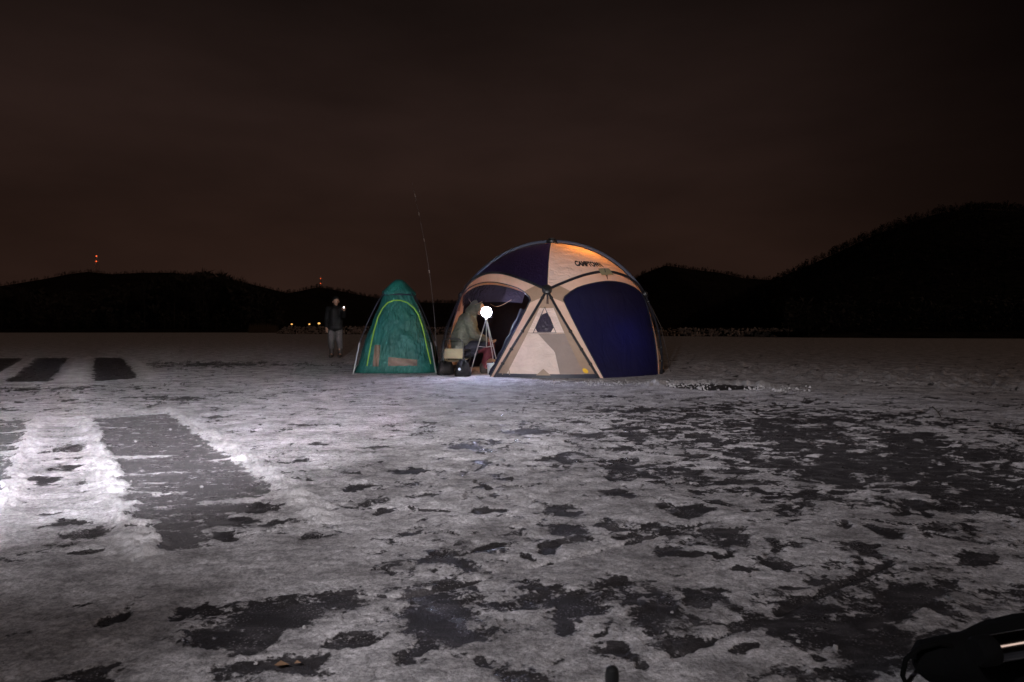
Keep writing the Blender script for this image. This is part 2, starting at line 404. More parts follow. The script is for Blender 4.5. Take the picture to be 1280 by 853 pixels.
# ------------------------------------------------------------------ the frozen lake
def build_lake():
    h = 0.8 * 682.7
    ks = np.concatenate([np.arange(720, 356, -3.0), np.arange(356, 6, -0.85), np.arange(6, 1.2, -0.3), [1.0, 0.7, 0.45, 0.25, 0.12]])
    D = h / ks
    tx = np.concatenate([np.arange(-1.7, -0.82, 0.006), np.arange(-0.82, 0.82, 0.0014), np.arange(0.82, 1.7, 0.006)])
    Y = np.repeat(D, len(tx)); X = np.tile(tx, len(D)) * Y
    nr, nc = len(D), len(tx)
    dist = Y
    # --- baseline bareness
    wx = X + 0.10 * fbm(X * 3, Y * 3, 3, 5); wy = Y + 0.14 * fbm(X * 3, Y * 3, 3, 9)
    near = sstep(14, 4, dist)
    bare = 0.25 + 0.28 * fbm(wx * 1.7, wy * 1.7, 6, 21, 0.58) * (0.55 + 0.45 * near)
    bare += (0.13 + 0.25 * sstep(1.8, 3.6, dist)) * fbm(wx * 6.0, wy * 7.5, 5, 31, 0.6) * (0.25 + 0.75 * sstep(30, 8, dist))
    def ell(px, py, hw, hh):
        cx, cy = G(px, py); return cx, cy, hw / F * cy, hh * cy * cy / (CAMH * F)
    # broad tendencies (px, py, half width, half height, amount)
    for px, py, hw, hh, a in ((1060, 555, 320, 66, 0.30), (1190, 600, 200, 60, 0.22), (880, 520, 210, 24, 0.16), (1180, 530, 190, 26, 0.06),
                              (1130, 790, 230, 75, 0.20), (900, 780, 200, 50, 0.08), (560, 800, 200, 60, 0.03), (830, 560, 130, 40, 0.10),
                              (330, 560, 330, 90, -0.04), (60, 720, 240, 30, -0.14), (60, 790, 260, 60, -0.03), (560, 520, 200, 40, -0.04), (760, 482, 160, 8, -0.3),
                              (270, 456, 130, 4, 0.42), (60, 487, 120, 5, 0.30), (180, 500, 130, 4, 0.22), (470, 470, 80, 5, -0.1), (340, 490, 60, 4, 0.12)):
        cx, cy, rx, ry = ell(px, py, hw, hh)
        bare += a * np.exp(-(((X - cx) / rx) ** 2 + ((Y - cy) / ry) ** 2))
    # separate dark patches seen in the photograph
    P = [(545, 772, 62, 34), (575, 795, 40, 18), (350, 770, 78, 17), (300, 795, 52, 20), (255, 765, 24, 8), (130, 777, 22, 9), (115, 845, 30, 12), (420, 746, 40, 8), (659, 752, 22, 12), (716, 760, 34, 15),
         (705, 776, 22, 9), (781, 738, 18, 10), (822, 767, 40, 22), (606, 687, 36, 8), (551, 697, 22, 6), (474, 718, 13, 6), (656, 697, 14, 4), (709, 663, 26, 8), (767, 660, 18, 6), (785, 673, 18, 5),
         (431, 752, 28, 8), (441, 804, 18, 8), (340, 832, 60, 16), (517, 821, 22, 9), (627, 835, 14, 6), (671, 848, 40, 12), (774, 814, 30, 9), (754, 797, 16, 4), (688, 684, 20, 5), (479, 641, 16, 5), (448, 611, 22, 3),
         (640, 600, 12, 3), (613, 641, 20, 5), (771, 618, 26, 6), (778, 586, 32, 7), (695, 575, 22, 5), (845, 693, 32, 7), (927, 716, 14, 6), (971, 706, 22, 8), (1046, 657, 17, 5), (1107, 665, 15, 10),
         (1077, 686, 36, 7), (1179, 667, 22, 6), (1212, 699, 36, 12), (875, 746, 26, 8), (1017, 725, 12, 6), (987, 734, 22, 6), (1130, 751, 36, 12), (950, 779, 46, 14), (1000, 762, 34, 12), (1040, 790, 40, 18), (1090, 812, 42, 20),
         (849, 800, 24, 7), (1010, 803, 30, 9), (1100, 838, 50, 14), (1051, 832, 14, 5), (1062, 848, 26, 5), (939, 821, 24, 6), (880, 770, 16, 4), (900, 690, 20, 5), (320, 640, 26, 5), (285, 668, 16, 4), (390, 672, 20, 4),
         (330, 635, 34, 4), (300, 655, 26, 5), (280, 672, 20, 4), (345, 655, 20, 4), (370, 640, 18, 3), (240, 610, 20, 3), (100, 560, 26, 6), (90, 585, 26, 4), (60, 600, 22, 4), (105, 672, 32, 9), (120, 690, 26, 6), (85, 655, 20, 4), (60, 645, 14, 3), (540, 640, 22, 4), (700, 640, 26, 5), (860, 640, 30, 7), (930, 668, 22, 5),
         (360, 600, 16, 3), (410, 640, 12, 3), (520, 590, 30, 3), (585, 560, 24, 3), (470, 560, 18, 2.5), (660, 540, 40, 4), (735, 545, 30, 4), (400, 555, 14, 2), (600, 610, 16, 2.5)]
    rg = random.Random(3)
    pm = np.full_like(bare, -9.0)
    wx2 = X + 0.055 * fbm(X * 5, Y * 5, 4, 41); wy2 = Y + 0.075 * fbm(X * 5, Y * 5, 4, 47)
    for px, py, hw, hh in P:
        if py > 735: hw *= 1.15; hh *= 1.2
        cx, cy, rx, ry = ell(px, py, hw, hh)
        sel = np.abs(Y - cy) < ry * 2.2 + 0.2
        q = 1.0 - np.sqrt(((wx2[sel] - cx) / rx) ** 2 + ((wy2[sel] - cy) / ry) ** 2)
        pm[sel] = np.maximum(pm[sel], q)
    bare = np.maximum(bare, np.clip(0.45 + 0.55 * pm + 0.10 * fbm(X * 14, Y * 14, 3, 161) * sstep(-0.2, 0.3, pm), -1, 0.80))
    # swept lanes
    def poly(pts):
        return [G(*p) for p in pts]
    def inside(pts, x, y):
        """signed distance-like: positive inside (metres)"""
        n = len(pts); dmin = np.full_like(x, 1e9); par = np.zeros(x.shape, bool)
        for i in range(n):
            (x0, y0), (x1, y1) = pts[i], pts[(i + 1) % n]
            ex, ey = x1 - x0, y1 - y0
            t = np.clip(((x - x0) * ex + (y - y0) * ey) / (ex * ex + ey * ey), 0, 1)
            dmin = np.minimum(dmin, np.hypot(x - x0 - t * ex, y - y0 - t * ey))
            c = ((y0 > y) != (y1 > y)) & (x < (x1 - x0) * (y - y0) / (y1 - y0 + 1e-12) + x0)
            par ^= c
        return np.where(par, dmin, -dmin)
    lanes = [poly([(113, 524), (213, 517), (352, 615), (300, 640), (268, 672), (250, 690), (190, 693)]),
             poly([(-240, 560), (-60, 527), (42, 525), (33, 556), (0, 620), (-60, 680), (-240, 700)]),
             poly([(4, 478), (40, 448), (86, 448), (62, 478)]), poly([(117, 447), (153, 447), (174, 474), (118, 478)]),
             poly([(-90, 470), (-40, 448), (32, 449), (-4, 472)])]
    ex = X + 0.025 * fbm(X * 6, Y * 6, 4, 61); ey = Y + 0.05 * fbm(X * 5, Y * 5, 4, 67)
    lane_h = np.zeros_like(bare); fresh = np.zeros_like(bare); lane_in = np.zeros_like(bare)
    streak = fbm(X * 0.9 + Y * 0.25, Y * 5.5 - X * 1.2, 4, 71)
    BERMS = [[[(113, 522), (215, 513), (302, 570), (404, 648)], [(105, 522), (140, 606), (182, 702)]], [[(50, 523), (30, 565), (-6, 632), (-60, 720)]]]
    for i, pl in enumerate(lanes):
        s = inside(pl, ex, ey); sc = 1 if i < 2 else 2.2
        inn = sstep(-0.03 * sc, 0.05 * sc, s + (0.10 * fbm(X * 4, Y * 9, 4, 73) * sstep(3.6, 2.9, Y) if i < 2 else 0))
        bare = bare * (1 - inn) + inn * ((0.66 if i < 2 else 0.95) - (0.36 if i < 2 else 0.30) * sstep(0.30, 0.8, streak))
        rim = np.exp(-((s + 0.085 * sc) / (0.055 * sc)) ** 2)
        if i < 2:
            rim = np.zeros_like(s)
            for pl2 in BERMS[i]:
                pw = [G(*p) for p in pl2]; dm = np.full_like(s, 9.0)
                for (x0, y0), (x1, y1) in zip(pw[:-1], pw[1:]):
                    dx, dy = x1 - x0, y1 - y0
                    tt = np.clip(((ex - x0) * dx + (ey - y0) * dy) / (dx * dx + dy * dy), 0, 1)
                    dm = np.minimum(dm, np.hypot(ex - x0 - tt * dx, ey - y0 - tt * dy))
                rim = np.maximum(rim, np.exp(-(dm / 0.075) ** 2))
        lane_in = np.maximum(lane_in, inn if i < 2 else 0)
        bare -= 0.5 * rim * (1 - inn); fresh = np.maximum(fresh, rim * (1 - inn) * (0.75 + 0.5 * fbm(X * 6, Y * 6, 3, 79)))
        lane_h += rim * (0.022 * (0.6 + 0.9 * fbm(X * 12, Y * 12, 4, 77)) if i < 2 else 0.02)
    # bright ridge left of the first lane
    # cracks: long straight dark grooves
    groove = np.zeros_like(bare)
    for a, b, wd in (((505, 748), (700, 702), 0.012), ((700, 702), (880, 655), 0.012), ((780, 846), (905, 795), 0.014), ((905, 795), (1110, 705), 0.013), ((400, 740), (505, 748), 0.006), ((1040, 640), (1270, 690), 0.006), ((430, 720), (600, 690), 0.006), ((760, 600), (860, 640), 0.006)):
        (x0, y0), (x1, y1) = G(*a), G(*b)
        dx, dy = x1 - x0, y1 - y0
        t = np.clip(((X - x0) * dx + (Y - y0) * dy) / (dx * dx + dy * dy), 0, 1)
        q = np.hypot(X - x0 - t * dx + 0.012 * fbm(X * 4, Y * 4, 2, 83), Y - y0 - t * dy)
        groove = np.maximum(groove, np.exp(-(q / wd) ** 2) * sstep(-0.45, 0.1, fbm(X * 3, Y * 3, 2, 87)))
    bare += 0.5 * groove
    # vehicle ruts to the right
    rut = np.zeros_like(bare)
    for (a, b) in (((850, 454), (1330, 466)), ((870, 457), (1330, 474)), ((860, 462), (1330, 486)), ((840, 460), (1330, 479)), ((900, 468), (1330, 492))):
        (x0, y0), (x1, y1) = G(*a), G(*b)
        dx, dy = x1 - x0, y1 - y0; Ln = math.hypot(dx, dy)
        s = ((X - x0) * dy - (Y - y0) * dx) / Ln; t = ((X - x0) * dx + (Y - y0) * dy) / Ln
        ok = sstep(-1, 1, t)
        s = s + 0.12 * fbm(X * 0.6, Y * 0.6, 2, 91)
        rut += ok * (np.exp(-((np.abs(s) - 0.22) / 0.10) ** 2) * 0.05 * (0.7 + 0.9 * fbm(X * 5, Y * 5, 3, 95)) - np.exp(-(s / 0.12) ** 2) * 0.03)
        bare += ok * (0.30 * np.exp(-(s / 0.10) ** 2) - 0.25 * np.exp(-((np.abs(s) - 0.24) / 0.12) ** 2))
    # the cut fishing pool with its rim of broken snow
    hx, hy = G(890, 484)
    e = np.sqrt(((X - hx) / 0.60) ** 2 + ((Y - hy) / 0.60) ** 2) + 0.10 * fbm(X * 3, Y * 3, 3, 101)
    pool = sstep(1.06, 0.94, e)
    rim = np.exp(-((e - 1.35) / 0.28) ** 2)
    # height field
    snow = 1 - sstep(0.38, 0.62, bare + 0.25 * fbm(X * 11, Y * 11, 3, 105))
    H = snow * (0.004 + 0.004 * fbm(X * 3.0, Y * 3.0, 5, 111) + 0.004 * np.abs(fbm(X * 17, Y * 17, 4, 117)))
    H += 0.012 * fbm(X * 0.5, Y * 0.5, 3, 121) * sstep(1.5, 8, dist)
    churn = np.zeros_like(bare)
    for px, py, hw, hh in ((740, 481, 110, 7), (560, 535, 240, 42), (960, 488, 60, 6), (400, 600, 110, 60), (640, 620, 120, 70)):
        cx, cy, rx, ry = ell(px, py, hw, hh)
        churn += np.exp(-(((X - cx) / rx) ** 2 + ((Y - cy) / ry) ** 2))
    H += np.clip(churn, 0, 1) * snow * 0.012 * np.maximum(fbm(X * 10, Y * 10, 4, 131), -0.1)
    H += lane_h + rut - 0.012 * groove
    H = H * (1 - pool) - 0.020 * pool + rim * (0.008 + 0.05 * sstep(-0.1, 0.3, Y - hy)) * (0.6 + fbm(X * 6, Y * 6, 3, 141)) * (1 - pool)
    bare = bare * (1 - pool) + 0.98 * pool - 0.3 * rim * (1 - pool)
    far = sstep(30, 120, dist)
    H *= (1 - far)
    bare = bare * (1 - far * 0.6) + far * 0.6 * (0.10 + 0.25 * fbm(X * 0.03, Y * 0.2, 3, 151))
    fresh = np.clip(fresh * 0.42 + 0.35 * np.clip(rut * 14, 0, 1) + 0.5 * rim, 0, 1)
    fresh = np.maximum(fresh, lane_in * 0.36)
    V = np.stack([X, Y, H], 1)
    i = np.arange(nr - 1)[:, None] * nc + np.arange(nc - 1)[None, :]
    i = i.ravel()
    Fq = np.stack([i, i + 1, i + nc + 1, i + nc], 1)
    o = npmesh('frozen_lake', V, Fq, M['ice'], attrs={'bare': np.clip(bare, -0.5, 1.2), 'fresh': fresh})
    tag(o, kind='structure')
build_lake()

# wide ground sheet below everything, to the horizon
g = MB(); g.grid(lambda u, v: (u, v, -0.10), [-9000, -60, 60, 9000], [-9000, -60, 0.2, 9000])
tag(g.build('ground', M['darkland'], smooth=False), kind='structure')

# ------------------------------------------------------------------ far shore: hills, woods, stone bank
def ridge(name, line, D, depth_front, depth_back, foot=0.0, seed=1, amp=0.02):
    """line: photo pixels of the crest, D its distance; a hill body with a front and a back slope"""
    px = np.array([p[0] for p in line], float); py = np.array([p[1] for p in line], float)
    xs = np.linspace(px[0], px[-1], 160)
    zs = CAMH + (HZ - np.interp(xs, px, py)) / F * D
    xw = (xs - 640) / F * D
    rows = [(-depth_front, 0.0), (-depth_front * 0.8, 0.22), (-depth_front * 0.6, 0.42), (-depth_front * 0.4, 0.63), (-depth_front * 0.2, 0.83), (0, 1.0), (depth_back * 0.4, 0.8), (depth_back, 0.0)]
    V = []
    for dy, k in rows:
        y = D + dy
        x = xw * (1 + 0.0 * dy)
        n = fbm(x / (D * 0.05), np.full_like(x, y / (D * 0.05)), 3, seed)
        z = foot + (zs - foot) * k * (1 + amp * n * (k < 1) * (k > 0)) - (0.3 if k == 0 else 0)
        V.append(np.stack([x, np.full_like(x, y) + 0 * x, z], 1))
    nr, nc = len(rows), len(xs)
    V = np.concatenate(V)
    i = (np.arange(nr - 1)[:, None] * nc + np.arange(nc - 1)[None, :]).ravel()
    o = npmesh(name, V, np.stack([i, i + 1, i + nc + 1, i + nc], 1), M['darkland'])
    tag(o, kind='structure')
    return V.reshape(nr, nc, 3)

def bare_tree(rs, h=1.0, twigs=26):
    """triangles of one leafless tree of height 1"""
    T = []
    def limb(a, b, ra, rb):
        a = np.array(a); b = np.array(b)
        for q in (0.0, 2.1):
            s = np.array([math.cos(q), math.sin(q), 0.0])
            T.append((a - s * ra, a + s * ra, b + s * rb)); T.append((a - s * ra, b + s * rb, b - s * rb))
    lean = np.array([rs.uniform(-0.05, 0.05), rs.uniform(-0.05, 0.05), 1.0])
    limb((0, 0, -0.05), lean * 0.55, 0.018, 0.011); limb(lean * 0.55, lean, 0.011, 0.003)
    for k in range(twigs):
        t = rs.uniform(0.28, 0.95); a = lean * t; q = rs.uniform(0, 2 * PI); l = rs.uniform(0.14, 0.34) * (1.25 - t * 0.75)
        b = a + np.array([math.cos(q) * l * 0.75, math.sin(q) * l * 0.75, l * rs.uniform(0.5, 1.0)])
        limb(a, b, 0.006, 0.0025)
        for j in range(2):
            u = rs.uniform(0.3, 0.8); c = a + (b - a) * u; q2 = rs.uniform(0, 2 * PI); l2 = l * 0.55
            limb(c, c + np.array([math.cos(q2) * l2 * 0.6, math.sin(q2) * l2 * 0.6, l2 * 0.8]), 0.004, 0.002)
    return np.array(T).reshape(-1, 3)
def bushy_tree(rs):
    """leafy evergreen-like clump: trunk and many small facets through the crown, height 1"""
    T = [((-.02, 0, -.05), (.02, 0, -.05), (0, 0, .5))]
    for k in range(70):
        q = rs.uniform(0, 2 * PI); z = rs.uniform(0.18, 0.98); rmax = 0.30 * (1 - abs(z - 0.45) * 1.35) + 0.03
        r = rmax * math.sqrt(rs.random()); c = np.array([math.cos(q) * r, math.sin(q) * r, z]); s = rs.uniform(0.04, 0.10)
        d = np.array([rs.gauss(0, 1) for _ in range(9)]).reshape(3, 3) * s * 0.7
        T.append(tuple(c + d[i] for i in range(3)))
    return np.array(T).reshape(-1, 3)
_rs = random.Random(5)
BARE = [bare_tree(_rs) for _ in range(6)]
BUSH = [bushy_tree(_rs) for _ in range(5)]
def scatter(name, pts, hts, kinds, material, label, seed=0):
    rs = random.Random(seed); P = []
    for p, h, k in zip(pts, hts, kinds):
        src = (BARE if k == 0 else BUSH)[rs.randrange(5)]; q = rs.uniform(0, 2 * PI); c, s = math.cos(q), math.sin(q)
        A = np.empty_like(src); A[:, 0] = (src[:, 0] * c - src[:, 1] * s) * h; A[:, 1] = (src[:, 0] * s + src[:, 1] * c) * h; A[:, 2] = src[:, 2] * h
        P.append(A + np.array(p))
    V = np.concatenate(P); n = len(V) // 3
    o = npmesh(name, V, np.arange(n * 3).reshape(n, 3), material, smooth=False)
    return tag(o, label, 'wood', kind='stuff')
def on_ridge(V, n, rs, lo=0.0, hi=5.0):
    out = []
    nr, nc, _ = V.shape
    for _ in range(n):
        a = rs.uniform(lo, hi); b = rs.uniform(0, nc - 1.001); i, j = int(a), int(b); fa, fb = a - i, b - j
        i2 = min(i + 1, nr - 1)
        out.append(V[i, j] * (1 - fa) * (1 - fb) + V[i, j + 1] * (1 - fa) * fb + V[i2, j] * fa * (1 - fb) + V[i2, j + 1] * fa * fb)
    return out
rs = random.Random(9)
def wood_on(V, n, ncrest, hlo, hhi, bare_share, label, seed):
    pts = on_ridge(V, n, rs, 0.2, 4.6) + on_ridge(V, ncrest, rs, 4.6, 5.4)
    hts = [rs.uniform(hlo, hhi) for _ in pts]; kd = [0 if rs.random() < bare_share else 1 for _ in pts]
    scatter('hillside_wood', pts, hts, kd, M['bark'], label, seed)

# far ridge left with the mast, middle hill, right-hand hills
A = ridge('hills', [(-500, 352), (-200, 362), (-60, 360), (0, 358), (55, 349), (85, 343), (110, 340), (140, 343), (180, 341), (215, 341), (300, 352), (380, 372)], 900, 250, 300, 0, 3)
B = ridge('hills', [(250, 376), (330, 372), (375, 364), (398, 359), (425, 364), (450, 369), (480, 374), (520, 378), (560, 379), (620, 380), (700, 386), (790, 392)], 620, 180, 250, 0, 5)
Cc = ridge('hills', [(640, 392), (720, 376), (780, 356), (805, 342), (832, 332), (865, 337), (900, 341), (930, 348), (960, 350), (1000, 350), (1080, 350), (1200, 352)], 520, 170, 220, 0, 7)
E = ridge('hills', [(905, 398), (945, 368), (982, 350), (1020, 332), (1062, 310), (1095, 293), (1130, 281), (1172, 267), (1215, 261), (1245, 264), (1290, 270), (1360, 268), (1500, 262), (1700, 275), (2000, 320), (2300, 390)], 300, 215, 200, 0, 9)
wood_on(A, 260, 1500, 2.2, 5, 0.35, 'distant dark wooded ridge under the left radio mast', 1)
wood_on(B, 700, 1500, 1.8, 3.6, 0.35, 'dark woods covering the low middle hill behind the green tent', 2)
wood_on(Cc, 900, 1400, 1.5, 3.2, 0.35, 'dark woods covering the rounded hill just right of the dome tent', 3)
wood_on(E, 3400, 3400, 1.8, 4.2, 0.35, 'black woods covering the tall hill at the right', 4)

# left shore wood: bare trees on a low bank
bank_line = [(-700, 415), (-300, 414), (0, 413.5), (200, 413.5), (345, 413.5), (352, 416)]
def strip_bank(name, pts, rise, back):
    """low land from shoreline points (x, y) rising to 'rise', running back"""
    m = MB(); n = len(pts)
    for k in range(n - 1):
        (x0, y0), (x1, y1) = pts[k], pts[k + 1]
        m.add([(x0, y0, -0.05), (x1, y1, -0.05), (x1, y1 + 4, rise), (x0, y0 + 4, rise)], [(0, 1, 2, 3)])
        m.add([(x0, y0 + 4, rise), (x1, y1 + 4, rise), (x1 * back / 170, y1 + back, rise + 0.6), (x0 * back / 170, y0 + back, rise + 0.6)], [(0, 1, 2, 3)])
    tag(m.build(name, M['darkland'], smooth=False), kind='structure')
left_shore = [((px - 640) / F * d, d) for px, d in ((-900, 150), (-300, 160), (0, 168), (180, 170), (345, 172))]
strip_bank('shore_bank', left_shore, 0.9, 60)
pts = []; hts = []; kd = []
crest = ([-400, -100, 0, 60, 130, 180, 215, 245, 265, 290, 310, 330, 345, 352], [352, 356, 356, 362, 362, 350, 342, 338, 339, 345, 352, 362, 372, 392])
for k in range(520):
    px = rs.uniform(-380, 350) if k > 330 else rs.uniform(0, 350); d = rs.uniform(176, 232)
    top = np.interp(px, *crest) + abs(rs.gauss(0, 7))
    z = CAMH + (HZ - top) / F * d - 0.9
    pts.append(((px - 640) / F * d, d, 0.7)); hts.append(max(2.5, z)); kd.append(0 if rs.random() < 0.75 else 1)
for k in range(420):
    px = rs.uniform(-200, 348); d = rs.uniform(173, 185)
    pts.append(((px - 640) / F * d, d, 0.7)); hts.append(rs.uniform(1.2, 5.5)); kd.append(1 if rs.random() < 0.8 else 0)
scatter('shore_wood', pts, hts, kd, M['bark'], 'dark leafless wood along the left shore', 6)
pts = []; hts = []; kd = []
right_shore = [((px - 640) / F * d, d) for px, d in ((976, 72), (1010, 66), (1150, 61), (1280, 58), (1700, 55), (2300, 55))]
strip_bank('shore_bank', right_shore, 0.5, 60)
for k in range(650):
    px = rs.uniform(985, 1700) if k > 420 else rs.uniform(985, 1290); d = rs.uniform(66, 100)
    pts.append(((px - 640) / F * d, d, 0.3)); hts.append(rs.uniform(1.2, 4.0)); kd.append(1 if rs.random() < 0.7 else 0)
scatter('shore_wood', pts, hts, kd, M['bark'], 'black scrub along the foot of the right hill', 8)

# stone-faced bank across the far end
def stone_bank():
    rs2 = random.Random(21)
    t = thing('stone_embankment', (0, 95, 0), 'low bank faced with pale stones running along the far edge of the ice', 'embankment')
    a = Vector(((345 - 640) / F * 122, 122, 0)); b = Vector(((985 - 640) / F * 73, 73, 0))
    dirv = (b - a); Ln = dirv.length; dirv.normalize(); back = Vector((-dirv.y, dirv.x, 0))
    if back.y < 0: back = -back
    m = MB(); Z = Vector((0, 95, 0))
    prof = [(0, -0.2), (0.0, 0.0), (2.0, 0.95), (3.5, 1.0), (60, 0.6)]
    pa = [a + back * p + Vector((0, 0, z + (0.35 * (1 if z > .5 else 0)))) - Z for p, z in prof]; pb = [b + back * p + Vector((0, 0, z - (0.1 if z > .5 else 0))) - Z for p, z in prof]
    n = len(prof)
    m.add(pa + pb, [(i, n + i, n + i + 1, i + 1) for i in range(n - 1)])
    m.build('bank_core', M['darkland'], t, smooth=False)
    q = MB()
    for k in range(2600):
        s = rs2.uniform(0, Ln); u = rs2.random(); h1 = 1.3 - 0.45 * s / Ln
        c = a + dirv * s + back * (u * 2.0) + Vector((0, 0, u * h1 + 0.02)) - Z
        r = rs2.uniform(0.10, 0.26)
        rot = Euler((rs2.uniform(0, 3), rs2.uniform(0, 3), rs2.uniform(0, 3)))
        vs = [c + rot.to_matrix() @ Vector((x * r * rs2.uniform(.7, 1.2), y * r * rs2.uniform(.7, 1.2), z * r * rs2.uniform(.5, .9))) for x, y, z in ((1, 0, 0), (-1, 0, 0), (0, 1, 0), (0, -1, 0), (0, 0, 1), (0, 0, -1))]
        q.add(vs, [(0, 2, 4), (2, 1, 4), (1, 3, 4), (3, 0, 4), (2, 0, 5), (1, 2, 5), (3, 1, 5), (0, 3, 5)])
    tag(q.build('stone_facing', M['stone'], t, smooth=False), kind='stuff')
stone_bank()

# reeds at the shore
def reeds():
    t = thing('reed_clump', W(328, 417, 160), 'pale dry reeds standing at the right end of the left shore', 'reeds')
    t.location.z = 0
    m = MB(); r2 = random.Random(31)
    for k in range(420):
        x = r2.uniform(-3.2, 3.4); y = r2.uniform(-1.2, 1.2); h = r2.uniform(1.3, 2.7) * (1 - 0.05 * abs(x)); l = r2.gauss(0, 0.12)
        m.add([(x - .03, y, -0.1), (x + .03, y, -0.1), (x + .02 + l * .6, y, h * .7), (x + l, y, h), (x - .02 + l * .6, y, h * .7)], [(0, 1, 2, 3, 4)])
    m.build('stems', M['reed'], t, smooth=False)
reeds()

# radio masts with red lamps
def mast(px, ytop, ybase, d, ylamps, label):
    base = W(px, ybase, d); top = W(px, ytop, d); h = top.z - base.z
    t = thing('radio_mast', base, label, 'mast', 'radio masts on the far ridges')
    m = MB(); wb, wt = h * 0.13, h * 0.02
    for sx in (-1, 1):
        for sy in (-1, 1): m.tube([(sx * wb, sy * wb, -2), (sx * wt, sy * wt, h)], 0.10, 5)
    n = 7
    for k in range(n):
        z0, z1 = h * k / n, h * (k + 1) / n
        a, b = wb + (wt - wb) * k / n, wb + (wt - wb) * (k + 1) / n
        for q in range(4):
            c0 = [(-1, -1), (1, -1), (1, 1), (-1, 1)][q]; c1 = [(1, -1), (1, 1), (-1, 1), (-1, -1)][q]
            m.tube([(c0[0] * a, c0[1] * a, z0), (c1[0] * b, c1[1] * b, z1)], 0.06, 4)
            m.tube([(c1[0] * a, c1[1] * a, z0), (c0[0] * b, c0[1] * b, z1)], 0.06, 4)
    m.build('lattice', M['steel'], t, smooth=False)
    for yl in ylamps:
        l = MB(); l.sphere((0, -wt - 0.4, W(px, yl, d).z - base.z), d * (0.0009 if d > 700 else 0.0006), 8); l.build('warning_lamp', M['redlamp'], t)
mast(121, 319, 346, 900, (320.5, 327), 'lattice radio mast with two red lamps on the left ridge')
mast(401, 346, 362, 620, (348.5, 354.5), 'small radio mast with red lamps on the hill behind the green tent')

# street lamps beyond the bank
for k, (px, py, s, lb) in enumerate(((364, 405.5, 1.0, 'leftmost and palest of the three far lit street lamps beyond the bank'), (386, 405.5, 1.0, 'middle one of the three far lit street lamps beyond the bank'), (398, 404.5, 1.35, 'rightmost and largest of the three far lit street lamps beyond the bank'))):
    d = 330; p = W(px, py, d)
    t = thing('street_lamp', (p.x, d, 0), lb, 'street lamp', 'street lamps beyond the bank')
    m = MB(); m.tube([(0, 0, -0.2), (0, 0, p.z + 0.1), (0.4, -0.3, p.z + 0.35)], 0.09, 6); m.build('lamp_post', M['steel'], t)
    l = MB(); l.sphere((0.4, -0.4, p.z), 0.48 * s, 8, (1, 1, 0.7)); l.build('lamp_head', M['street'], t)

# ------------------------------------------------------------------ dome tent
TX, TY = 0.77, 13.2
TR, TH, TN = 2.13, 2.46, 2.04
HUBZ = 1.45
def th_of(z): return math.asin(min(1, (z / TH)) ** (TN / 2))
RHUB = TR * math.cos(math.asin((HUBZ / TH) ** (TN / 2))) ** (2 / TN)
def dome(az, th, off=0.0, dip=0.0):
    """point on the dome skin; az in degrees from the front hub (positive to the right)"""
    a = R(az); c, s = max(0, math.cos(th)), math.sin(th)
    r = TR * c ** (2 / TN); z = TH * s ** (2 / TN)
    if z < HUBZ: r += 0.7 * ((RHUB + (TR - RHUB) * (1 - z / HUBZ)) - r)
    k = 1 - dip
    nrm = Vector((math.sin(a) * r / TR ** 2, -math.cos(a) * r / TR ** 2, z / TH ** 2)).normalized()
    return Vector((math.sin(a) * r * k, -math.cos(a) * r * k, z * (1 - dip * 0.6))) + nrm * off
TH_HUB = th_of(HUBZ); TH_ARCH = th_of(1.80)
LEG = 23.5
def arch_th(u): return TH_HUB + (TH_ARCH - TH_HUB) * (math.sin(PI * u) ** 0.95)
